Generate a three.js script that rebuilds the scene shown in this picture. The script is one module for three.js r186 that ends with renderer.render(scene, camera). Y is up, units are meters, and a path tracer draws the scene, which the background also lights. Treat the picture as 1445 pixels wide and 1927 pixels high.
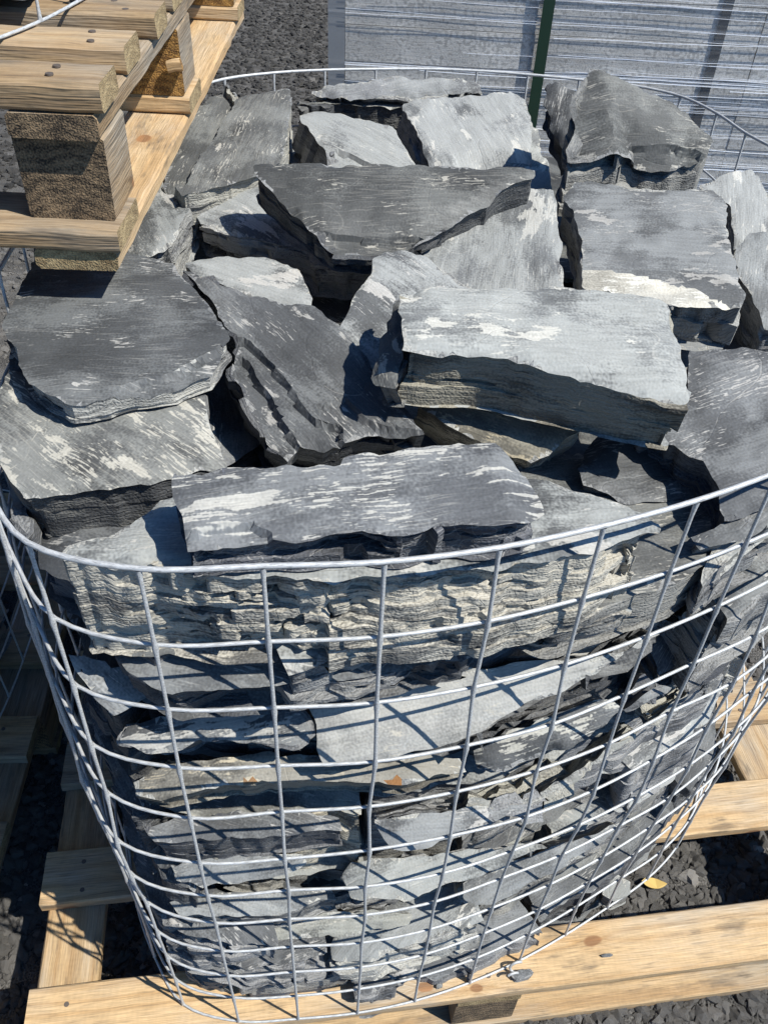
import * as THREE from 'three';
import { Sky } from 'three/addons/objects/Sky.js';
import { toCreasedNormals } from 'three/addons/utils/BufferGeometryUtils.js';

// ------------------------------------------------------------------ camera, sky, sun, exposure
const scene = new THREE.Scene();
const camera = new THREE.PerspectiveCamera(60.85, 767 / 1024, 0.05, 200);
camera.position.set(0, 1.355, 0.87);
camera.rotation.order = 'YXZ';
camera.rotation.set(THREE.MathUtils.degToRad(-42.78), 0, THREE.MathUtils.degToRad(3.14));
scene.add(camera);

const SUN = new THREE.Vector3(0.60, 1, 0.27).normalize();
const sky = new Sky();
sky.name = 'sky';
sky.userData.kind = 'structure';
sky.scale.setScalar(1000);
sky.material.uniforms.sunPosition.value.copy(SUN);
sky.material.uniforms.turbidity.value = 5;
sky.material.uniforms.rayleigh.value = 0.9;
sky.material.uniforms.mieCoefficient.value = 0.004;
if (sky.material.uniforms.cloudCoverage) sky.material.uniforms.cloudCoverage.value = 0;
scene.add(sky);
scene.environmentIntensity = 0.1;

const sun = new THREE.DirectionalLight(new THREE.Color(1, 0.97, 0.885), 5);
sun.position.copy(SUN).multiplyScalar(6);
sun.target.position.set(0, 0.5, 0);
sun.castShadow = true;
sun.shadow.mapSize.set(4096, 4096);
Object.assign(sun.shadow.camera, { left: -3, right: 3, top: 3, bottom: -3, near: 0.5, far: 20 });
sun.shadow.bias = -0.0004;
scene.add(sun, sun.target);

const renderer = new THREE.WebGLRenderer({ antialias: true });
renderer.setSize(767, 1024);
renderer.shadowMap.enabled = true;
renderer.toneMapping = THREE.LinearToneMapping;
renderer.toneMappingExposure = 1.32;

// ------------------------------------------------------------------ random numbers and noise
function rng(seed) {
  let a = seed >>> 0;
  return () => { a = (a + 0x6D2B79F5) | 0; let t = Math.imul(a ^ (a >>> 15), 1 | a); t = (t + Math.imul(t ^ (t >>> 7), 61 | t)) ^ t; return ((t ^ (t >>> 14)) >>> 0) / 4294967296; };
}
const PERM = new Uint8Array(512), GX = new Float32Array(256), GY = new Float32Array(256), GZ = new Float32Array(256);
{
  const r = rng(7), p = [...Array(256).keys()];
  for (let i = 255; i > 0; i--) { const j = (r() * (i + 1)) | 0; [p[i], p[j]] = [p[j], p[i]]; }
  for (let i = 0; i < 512; i++) PERM[i] = p[i & 255];
  for (let i = 0; i < 256; i++) { const a = r() * 6.2832, z = r() * 2 - 1, s = Math.sqrt(1 - z * z); GX[i] = Math.cos(a) * s; GY[i] = Math.sin(a) * s; GZ[i] = z; }
}
const fade = (t) => t * t * t * (t * (t * 6 - 15) + 10);
function noise3(x, y, z) {
  const X = Math.floor(x), Y = Math.floor(y), Z = Math.floor(z); x -= X; y -= Y; z -= Z;
  const u = fade(x), v = fade(y), w = fade(z);
  const g = (i, j, k) => { const h = PERM[PERM[PERM[(X + i) & 255] + ((Y + j) & 255)] + ((Z + k) & 255)]; return GX[h] * (x - i) + GY[h] * (y - j) + GZ[h] * (z - k); };
  const l = (a, b, t) => a + (b - a) * t;
  return 1.5 * l(l(l(g(0, 0, 0), g(1, 0, 0), u), l(g(0, 1, 0), g(1, 1, 0), u), v), l(l(g(0, 0, 1), g(1, 0, 1), u), l(g(0, 1, 1), g(1, 1, 1), u), v), w);
}
function fbm3(x, y, z, o = 4) { let s = 0, a = 0.5; for (let i = 0; i < o; i++) { s += a * noise3(x, y, z); x *= 2.03; y *= 2.03; z *= 2.03; a *= 0.5; } return s; }
// periodic 2D gradient noise, x and y in [0,1), px and py whole periods
const CX = new Float32Array(256), CY = new Float32Array(256);
for (let i = 0; i < 256; i++) { CX[i] = Math.cos(i * 0.02454); CY[i] = Math.sin(i * 0.02454); }
function pn(x, y, px, py, s) {
  x *= px; y *= py;
  const X = Math.floor(x), Y = Math.floor(y); x -= X; y -= Y;
  const u = fade(x), v = fade(y), X0 = X % px, Y0 = Y % py, X1 = X0 + 1 === px ? 0 : X0 + 1, Y1 = Y0 + 1 === py ? 0 : Y0 + 1;
  const p0 = PERM[(X0 + s) & 255] + (X0 >> 8) * 17, p1 = PERM[(X1 + s) & 255] + (X1 >> 8) * 17, q0 = Y0 + (Y0 >> 8) * 31, q1 = Y1 + (Y1 >> 8) * 31;
  const h0 = PERM[(p0 + q0) & 255], h1 = PERM[(p1 + q0) & 255], h2 = PERM[(p0 + q1) & 255], h3 = PERM[(p1 + q1) & 255];
  const a = CX[h0] * x + CY[h0] * y, b = CX[h1] * (x - 1) + CY[h1] * y, c = CX[h2] * x + CY[h2] * (y - 1), e = CX[h3] * (x - 1) + CY[h3] * (y - 1);
  return 1.4 * (a + (b - a) * u + (c - a) * v + (a - b - c + e) * u * v);
}
function pfbm(x, y, px, py, s, o, gain = 0.5) { let t = 0, a = 0.5; for (let i = 0; i < o; i++) { t += a * pn(x, y, px, py, s + i * 37); px *= 2; py *= 2; a *= gain; } return t; }
const sm = (a, b, x) => { const t = Math.min(1, Math.max(0, (x - a) / (b - a))); return t * t * (3 - 2 * t); };
const clamp = (x, a, b) => Math.min(b, Math.max(a, x));

// ------------------------------------------------------------------ computed textures
const N = 1024;
function field(f) { const d = new Float32Array(N * N); for (let j = 0; j < N; j++) for (let i = 0; i < N; i++) d[j * N + i] = f(i / N, j / N); return d; }
const SR = new Uint8Array(4097); for (let i = 0; i < 4097; i++) { const c = i / 4096; SR[i] = Math.round(255 * (c <= 0.0031308 ? 12.92 * c : 1.055 * Math.pow(c, 1 / 2.4) - 0.055)); }
function texture(W, H, f, srgb = true) {
  const d = new Uint8Array(W * H * 4), c = [0, 0, 0];
  for (let j = 0; j < H; j++) for (let i = 0; i < W; i++) {
    f(i, j, c); const k = (j * W + i) * 4;
    for (let q = 0; q < 3; q++) { const v = c[q] < 0 ? 0 : c[q] > 1 ? 1 : c[q]; d[k + q] = srgb ? SR[(v * 4096) | 0] : 255 * v; }
    d[k + 3] = 255;
  }
  const t = new THREE.DataTexture(d, W, H);
  t.wrapS = t.wrapT = THREE.RepeatWrapping; t.magFilter = THREE.LinearFilter; t.minFilter = THREE.LinearMipmapLinearFilter; t.generateMipmaps = true; t.anisotropy = 8;
  if (srgb) t.colorSpace = THREE.SRGBColorSpace;
  t.needsUpdate = true;
  return t;
}
const Fl = {
  low: field((x, y) => pfbm(x, y, 3, 3, 11, 5)),
  mid: field((x, y) => pfbm(x, y, 9, 16, 23, 4)),
  streak: field((x, y) => { const w = 0.012 * pn(x, y, 5, 5, 3); return pn(x, (y + w + 1) % 1, 5, 80, 31) * 0.6 + pn(x, (y + w + 1) % 1, 12, 180, 41) * 0.5; }),
  hair: field((x, y) => pn(x, y, 24, 320, 57)),
  fleck: field((x, y) => { const w = 0.012 * pfbm(x, y, 7, 7, 5, 3), X = (x + w + 1) % 1, Y = (y + w + 1) % 1, a = pn(X, Y, 17, 230, 61), b = pn(X, Y, 46, 330, 67), c = pn(X, Y, 30, 120, 73); return Math.max(a, b * 0.95, c * 0.82) * (0.45 + 1.1 * sm(-0.15, 0.4, pfbm(x, y, 6, 8, 79, 4, 0.6))); }),
  scuff: field((x, y) => { const w = 0.02 * pn(x, y, 5, 6, 8), X = (x + y * 2 + w + 3) % 1, Y = (y + 1 + w) % 1; return Math.max(pn(X, Y, 9, 290, 151), pn((X + y) % 1, Y, 13, 350, 157) * 0.9); }),
  vein: field((x, y) => { const wx = 0.05 * pfbm(x, y, 4, 4, 71, 4), wy = 0.05 * pfbm(x, y, 4, 4, 83, 4); return Math.abs(pn((x + wx + 1) % 1, (y + wy + 1) % 1, 3, 5, 91)); }),
  patch: field((x, y) => { const w = 0.03 * pfbm(x, y, 6, 6, 101, 4); return pfbm((x + w + 1) % 1, (y + 1 - w) % 1, 4, 11, 107, 6, 0.62); }),
  speck: field((x, y) => pn(x, y, 190, 190, 113)),
  cloud: field((x, y) => pfbm(x, y, 5, 7, 127, 6, 0.6)),
  crack: field((x, y) => { const wx = 0.03 * pfbm(x, y, 9, 9, 131, 3), wy = 0.03 * pfbm(x, y, 9, 9, 137, 3); return Math.min(Math.abs(pn((x + wx + 1) % 1, (y + wy + 1) % 1, 16, 22, 139)), Math.abs(pn((x + wy + 1) % 1, (y + wx + 1) % 1, 31, 37, 149))); }),
};
const at = (f, i, j, o) => f[((j + o * 97) % N) * N + ((i + o * 211) % N)];
const CHALK = [0.46, 0.44, 0.4], GREYDUST = [0.285, 0.292, 0.285];
// cleavage face of the slate: grain along x, short pale flecks, hair veins, rubbed stone dust and chalky patches
function faceMap(o, p) {
  return texture(N, N, (i, j, c) => {
    const low = at(Fl.low, i, j, o), st = at(Fl.streak, i, j, o), hair = at(Fl.hair, i, j, o + 1), sp = at(Fl.speck, i, j, o), mid = at(Fl.mid, i, j, o);
    const mot = at(Fl.cloud, i, j, o + 5), tone = 1 + p.low * low * 1.2 + p.streak * (st * 0.7 + hair * 0.5) + 0.2 * sp + 0.5 * p.low * mid + 0.55 * mot;
    let dust = sm(0.5 - p.dust, 1.05 - p.dust, 0.5 + at(Fl.cloud, i, j, o) * 1.15 + st * 0.13 + sp * 0.16 + hair * 0.06);
    dust = clamp(dust, 0, 1) * (p.dustMax ?? 0.75);
    let white = sm(p.patch, p.patch + 0.07, at(Fl.patch, i, j, o) + sp * 0.05 + st * (p.patchStreak ?? 0.1)) * (0.75 + 0.25 * hair);
    white = Math.max(white, sm(p.fleck, p.fleck + 0.14, at(Fl.fleck, i, j, o) + sp * 0.06) * 0.75);
    white = Math.max(white, sm(0.5, 0.7, at(Fl.scuff, i, j, o + 1) + low * 0.5) * 0.2);
    white = Math.max(white, (1 - sm(0.002, 0.011, at(Fl.vein, i, j, o + 2))) * p.vein * 0.6 * sm(0.0, 0.3, mid * 1.4 + low));
    white = clamp(white, 0, 1);
    const wc = p.white ?? CHALK, dc = p.dustColor ?? GREYDUST;
    for (let q = 0; q < 3; q++) { let v = p.base[q] * tone; v += (dc[q] * (1 + 0.12 * sp + 0.18 * st) - v) * dust; v += (wc[q] * (1 + 0.1 * sp) - v) * white; c[q] = v; }
  });
}
// broken edge of the slate: beds run along x, thin dark partings, dust caught in patches
function sideMap(o, p) {
  return texture(N, N, (i, j, c) => {
    const bed = at(Fl.streak, i, j, o + 3), hair = at(Fl.hair, i, j, o), cr = at(Fl.crack, i, j, o), sp = at(Fl.speck, i, j, o), low = at(Fl.low, i, j, o + 1);
    const tone = 1 + 0.28 * bed + 0.25 * hair + 0.25 * sp + 0.4 * low + 0.6 * at(Fl.cloud, i, j, o + 2);
    const dust = clamp(sm(0.5 - p.dust, 0.95 - p.dust, 0.5 + at(Fl.patch, i, j, o + 4) * 0.95 + bed * 0.2 + hair * 0.14 + sp * 0.14), 0, 1) * p.dustMax;
    const white = (1 - sm(0.006, 0.03, cr)) * p.crack * (0.5 + 0.5 * sm(-0.2, 0.3, low));
    for (let q = 0; q < 3; q++) { let v = p.base[q] * tone; v += (p.dustColor[q] * (1 + 0.15 * sp + 0.2 * hair) - v) * dust; v += (CHALK[q] - v) * white; c[q] = v; }
  });
}
const faceBump = texture(N, N, (i, j, c) => { const v = 0.5 + at(Fl.streak, i, j, 0) * 0.16 + at(Fl.hair, i, j, 1) * 0.07 + at(Fl.mid, i, j, 0) * 0.3 + at(Fl.speck, i, j, 0) * 0.09 - (1 - sm(0.0, 0.012, at(Fl.vein, i, j, 5))) * 0.2; c[0] = c[1] = c[2] = v; }, false);
const sideBump = texture(N, N, (i, j, c) => { const v = 0.5 + at(Fl.streak, i, j, 3) * 0.15 + at(Fl.hair, i, j, 0) * 0.1 + at(Fl.patch, i, j, 2) * 0.34 + at(Fl.cloud, i, j, 6) * 0.3 + at(Fl.speck, i, j, 0) * 0.12 - (1 - sm(0, 0.03, at(Fl.crack, i, j, 0))) * 0.18; c[0] = c[1] = c[2] = v; }, false);
const SL = [0.061, 0.063, 0.064], SM = [0.086, 0.0885, 0.09];
const stoneMat = (map, bump, scale, rough = 0.78) => new THREE.MeshStandardMaterial({ map, bumpMap: bump, bumpScale: scale, roughness: rough });
const FACE = {
  dark: [0, { base: SL, low: 0.25, streak: 0.12, dust: 0.10, dustMax: 0.3, patch: 0.62, fleck: 0.6, vein: 0.22 }],
  mid: [3, { base: SM, low: 0.3, streak: 0.16, dust: 0.22, dustMax: 0.4, patch: 0.46, fleck: 0.58, vein: 0.6 }],
  veil: [6, { base: [0.132, 0.135, 0.134], low: 0.25, streak: 0.15, dust: 0.38, dustMax: 0.75, patch: 0.36, fleck: 0.7, vein: 0.7 }],
  dusty: [8, { base: [0.106, 0.109, 0.108], low: 0.35, streak: 0.19, dust: 0.42, dustMax: 0.78, dustColor: [0.33, 0.336, 0.318], patch: 0.27, fleck: 0.7, vein: 0.7 }],
  light: [11, { base: [0.15, 0.154, 0.152], low: 0.35, streak: 0.19, dust: 0.52, dustMax: 0.82, dustColor: [0.35, 0.355, 0.335], patch: 0.25, fleck: 0.7, vein: 0.5, white: [0.55, 0.53, 0.47] }],
  pale: [13, { base: [0.32, 0.322, 0.322], low: 0.25, streak: 0.16, dust: 0.5, dustMax: 0.7, dustColor: [0.42, 0.42, 0.41], patch: 0.42, fleck: 0.6, vein: 0.3 }],
  patchy: [15, { base: [0.088, 0.091, 0.094], low: 0.3, streak: 0.16, dust: 0.3, dustMax: 0.6, patch: 0.09, patchStreak: 0.2, fleck: 0.46, vein: 0.9, white: [0.52, 0.5, 0.45] }],
  streaky: [18, { base: [0.09, 0.093, 0.096], low: 0.25, streak: 0.22, dust: 0.18, dustMax: 0.45, patch: 0.2, patchStreak: 0.4, fleck: 0.44, vein: 0.4, white: [0.5, 0.48, 0.42] }],
  buff: [20, { base: [0.12, 0.113, 0.096], low: 0.45, streak: 0.22, dust: 0.35, dustMax: 0.6, dustColor: [0.32, 0.3, 0.25], patch: 0.4, fleck: 0.6, vein: 0.3, white: [0.46, 0.4, 0.29] }],
  rough: [23, { base: [0.17, 0.172, 0.176], low: 0.45, streak: 0.06, dust: 0.4, dustMax: 0.7, patch: 0.45, fleck: 0.7, vein: 0.1 }],
};
const SIDE = {
  dark: [1, { base: [0.062, 0.065, 0.072], dust: 0.1, dustMax: 0.4, dustColor: [0.26, 0.255, 0.24], crack: 0.12 }],
  grey: [4, { base: [0.11, 0.113, 0.118], dust: 0.3, dustMax: 0.6, dustColor: [0.31, 0.305, 0.29], crack: 0.15 }],
  light: [7, { base: [0.15, 0.15, 0.15], dust: 0.42, dustMax: 0.75, dustColor: [0.42, 0.41, 0.37], crack: 0.2 }],
  brown: [10, { base: [0.115, 0.104, 0.083], dust: 0.33, dustMax: 0.65, dustColor: [0.34, 0.315, 0.25], crack: 0.08 }],
  buff: [13, { base: [0.115, 0.112, 0.105], dust: 0.4, dustMax: 0.85, dustColor: [0.45, 0.42, 0.355], crack: 0.1 }],
  crackle: [16, { base: [0.075, 0.078, 0.086], dust: 0.12, dustMax: 0.4, dustColor: [0.28, 0.275, 0.26], crack: 0.6 }],
};
const MAT = {};
for (const k in FACE) MAT[k] = stoneMat(faceMap(...FACE[k]), faceBump, k === 'dark' ? 0.0009 : 0.0013, k === 'dark' ? 0.62 : 0.8);
for (const k in SIDE) MAT['side_' + k] = stoneMat(sideMap(...SIDE[k]), sideBump, 0.0028, 0.85);
MAT.calcite = new THREE.MeshStandardMaterial({ map: faceMap(25, { base: [0.5, 0.47, 0.4], low: 0.35, streak: 0.14, dust: 0.1, dustMax: 0.3, patch: 0.2, fleck: 0.4, vein: 0, white: [0.66, 0.64, 0.57] }), bumpMap: faceBump, bumpScale: 0.002, roughness: 0.85 });
MAT.rust = new THREE.MeshStandardMaterial({ map: faceMap(27, { base: [0.26, 0.12, 0.04], low: 0.6, streak: 0.16, dust: 0.2, dustMax: 0.5, dustColor: [0.16, 0.13, 0.09], patch: 0.7, fleck: 0.7, vein: 0 }), bumpMap: faceBump, bumpScale: 0.001, roughness: 0.9 });

// timber: sawn pine, fresh and weathered, grain along x; one tile is 1.0 m by 0.25 m
const WN = 2048, WH = 512;
function woodMap(seed, light, dark, grey, greyAmt, dirt) {
  const r = rng(seed), knots = [];
  for (let k = 0; k < 4; k++) knots.push([r(), r(), 0.006 + r() * 0.008]);
  return texture(WN, WH, (i, j, c) => {
    const x = i / WN, y = j / WH;
    let warp = 0.022 * pn(x, y, 2, 2, seed) + 0.006 * pn(x, y, 6, 4, seed + 3), kn = 0, halo = 0;
    for (const [kx, ky, kr] of knots) {
      let dx = x - kx, dy = (y - ky); dx -= Math.round(dx); dy -= Math.round(dy); dy *= 0.25;
      const d = Math.hypot(dx * 0.6, dy); warp += Math.sign(dy || 1) * 0.045 * Math.exp(-(d * d) / (kr * kr * 4)); kn = Math.max(kn, 1 - sm(kr * 0.6, kr * 0.9, d + 0.002 * pn(x, y, 60, 16, seed))); halo = Math.max(halo, 1 - sm(kr * 0.8, kr * 2.4, d));
    }
    const yy = (((y + warp) % 1) + 1) % 1;
    const ring = Math.pow(0.5 + 0.5 * Math.sin(6.2832 * (11 * yy + 1.1 * pn(x, yy, 1, 6, seed + 9))), 2.2);
    const fib = pn(x, yy, 9, 170, seed + 15), fib2 = pn(x, y, 34, 250, seed + 21), blot = pfbm(x, y, 4, 3, seed + 27, 5, 0.6), saw = pn(x, y, 250, 24, seed + 39);
    const g = clamp(greyAmt + blot * 1.3 + fib * 0.25, 0, 1), d = sm(0.18, 0.55, pfbm(x, y, 8, 7, seed + 33, 5, 0.6) + dirt + fib * 0.12) * 0.65;
    const nick = sm(0.46, 0.62, pn(x, y, 26, 90, seed + 45)) * 0.5;
    for (let q = 0; q < 3; q++) {
      let v = light[q] + (dark[q] - light[q]) * clamp(0.6 * ring + 0.2 * fib + 0.5 * halo, 0, 1.2);
      v *= 0.84 * (1 + 0.24 * fib + 0.26 * fib2 + 0.2 * blot + 0.07 * saw);
      v += (grey[q] * (1 + 0.35 * fib + 0.3 * fib2 - 0.15 * ring) - v) * g;
      v += ([0.09, 0.07, 0.05][q] - v) * clamp(d + nick * 0.6, 0, 1);
      v += ([0.25, 0.115, 0.045][q] * (0.8 + 0.5 * ring) - v) * kn * 0.85;
      c[q] = v;
    }
  });
}
const woodBump = texture(WN, WH, (i, j, c) => { const x = i / WN, y = j / WH; c[0] = c[1] = c[2] = 0.5 + 0.25 * pn(x, y, 12, 150, 5) + 0.25 * pn(x, y, 40, 250, 9) + 0.12 * pn(x, y, 120, 90, 13); }, false);
const endMap = (seed, a, b) => texture(256, 256, (i, j, c) => {
  const x = i / 256, y = j / 256, r = Math.hypot(x - 0.5, (y + 0.35)), ring = 0.5 + 0.5 * Math.sin(r * 70 + 3 * pn(x, y, 4, 4, seed));
  const f = pn(x, y, 60, 60, seed + 5), f2 = pfbm(x, y, 5, 5, seed + 7, 4), m = clamp(0.42 + 0.34 * (ring - 0.5) + 0.62 * f + 0.8 * f2, 0, 1);
  for (let q = 0; q < 3; q++) c[q] = a[q] + (b[q] - a[q]) * m;
});
const endBump = texture(256, 256, (i, j, c) => { const x = i / 256, y = j / 256; c[0] = c[1] = c[2] = 0.5 + 0.35 * pn(x, y, 84, 84, 3) + 0.2 * pn(x, y, 40, 40, 8); }, false);
const woodMat = (m, b = 0.0006) => new THREE.MeshStandardMaterial({ map: m, bumpMap: woodBump, bumpScale: b, roughness: 0.8 });
const endMat = (m) => new THREE.MeshStandardMaterial({ map: m, bumpMap: endBump, bumpScale: 0.0011, roughness: 0.92 });
const WOOD = {
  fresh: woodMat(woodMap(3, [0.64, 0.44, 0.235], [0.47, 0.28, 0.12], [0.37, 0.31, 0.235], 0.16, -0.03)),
  pine: woodMat(woodMap(19, [0.56, 0.385, 0.205], [0.38, 0.225, 0.1], [0.32, 0.27, 0.205], 0.3, 0.02)),
  old: woodMat(woodMap(41, [0.40, 0.27, 0.145], [0.22, 0.135, 0.065], [0.27, 0.222, 0.165], 0.45, 0.04), 0.001),
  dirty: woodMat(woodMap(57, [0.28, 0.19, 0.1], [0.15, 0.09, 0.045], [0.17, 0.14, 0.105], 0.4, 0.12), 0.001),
};
const ENDS = {
  pale: endMat(endMap(3, [0.17, 0.115, 0.055], [0.42, 0.31, 0.16])),
  amber: endMat(endMap(13, [0.13, 0.065, 0.02], [0.50, 0.27, 0.075])),
  dark: endMat(endMap(23, [0.03, 0.021, 0.013], [0.27, 0.185, 0.105])),
};

// ------------------------------------------------------------------ naming
const taken = new Map();
function numbered(n) { const k = taken.get(n) ?? 0; taken.set(n, k + 1); return k ? `${n}_${String(k).padStart(3, '0')}` : n; }
function shade(o) { o.traverse((m) => { if (m.isMesh) { m.castShadow = true; m.receiveShadow = true; } }); return o; }
function tag(o, name, label, category, group, kind) {
  o.name = numbered(name);
  if (label) o.userData.label = label;
  if (category) o.userData.category = category;
  if (group) o.userData.group = group;
  if (kind) o.userData.kind = kind;
  scene.add(shade(o));
  return o;
}
function thing(name, label, category, pos = [0, 0, 0], turn = 0, group) {
  const o = new THREE.Group(); o.position.set(...pos); o.rotation.y = turn;
  return tag(o, name, label, category, group);
}
function part(parent, name, geo, mat) { const m = new THREE.Mesh(geo, mat); m.name = name; m.castShadow = m.receiveShadow = true; parent.add(m); return m; }

// ------------------------------------------------------------------ slate: a slab split along its cleavage, with bedded broken edges
const V3 = (a) => new THREE.Vector3(a[0], a[1], a[2]);
function segDist(px, py, ax, ay, bx, by, out) {
  const dx = bx - ax, dy = by - ay, t = clamp(((px - ax) * dx + (py - ay) * dy) / (dx * dx + dy * dy + 1e-12), 0, 1), qx = ax + dx * t, qy = ay + dy * t;
  out[0] = qx; out[1] = qy; return (px - qx) * (px - qx) + (py - qy) * (py - qy);
}
const tmp = [0, 0], near = [0, 0];
function polyDist(P, x, y) { // signed, inside positive
  let b = 1e9, c = false;
  for (let i = 0, j = P.length - 1; i < P.length; j = i++) {
    const d = segDist(x, y, P[j][0], P[j][1], P[i][0], P[i][1], tmp);
    if (d < b) { b = d; near[0] = tmp[0]; near[1] = tmp[1]; }
    if ((P[i][1] > y) !== (P[j][1] > y) && x < (P[j][0] - P[i][0]) * (y - P[i][1]) / (P[j][1] - P[i][1]) + P[i][0]) c = !c;
  }
  b = Math.sqrt(b); return c ? b : -b;
}
function binned(P, cell) { // nearest point on the outline within one cell, inside test by rows
  const bins = new Map(), key = (i, j) => i * 4096 + j;
  for (let i = 0, j = P.length - 1; i < P.length; j = i++) {
    const a = P[j], b = P[i], i0 = Math.floor(Math.min(a[0], b[0]) / cell) - 1, i1 = Math.floor(Math.max(a[0], b[0]) / cell) + 1, j0 = Math.floor(Math.min(a[1], b[1]) / cell) - 1, j1 = Math.floor(Math.max(a[1], b[1]) / cell) + 1;
    for (let u = i0; u <= i1; u++) for (let v = j0; v <= j1; v++) { const k = key(u + 2000, v + 2000); let l = bins.get(k); if (!l) bins.set(k, (l = [])); l.push(j, i); }
  }
  let rowY = NaN, row = [];
  return (x, y) => {
    if (y !== rowY) { rowY = y; row = []; for (let i = 0, j = P.length - 1; i < P.length; j = i++) if ((P[i][1] > y) !== (P[j][1] > y)) row.push((P[j][0] - P[i][0]) * (y - P[i][1]) / (P[j][1] - P[i][1]) + P[i][0]); }
    let c = false; for (const q of row) if (x < q) c = !c;
    let b = cell * cell; const l = bins.get(key(Math.floor(x / cell) + 2000, Math.floor(y / cell) + 2000));
    if (l) for (let k = 0; k < l.length; k += 2) { const A = P[l[k]], B = P[l[k + 1]], d = segDist(x, y, A[0], A[1], B[0], B[1], tmp); if (d < b) { b = d; near[0] = tmp[0]; near[1] = tmp[1]; } }
    b = Math.sqrt(b); return c ? b : -b;
  };
}
const hash = (a, b, c) => { let h = Math.imul((a | 0) + 374761, 668265263) ^ Math.imul((b | 0) + 1013, 2246822519) ^ Math.imul((c | 0) + 77, 3266489917); h = Math.imul(h ^ (h >>> 15), 2246822519); h ^= h >>> 13; h = Math.imul(h, 3266489917); return ((h ^ (h >>> 16)) >>> 0) / 4294967296; };
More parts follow.
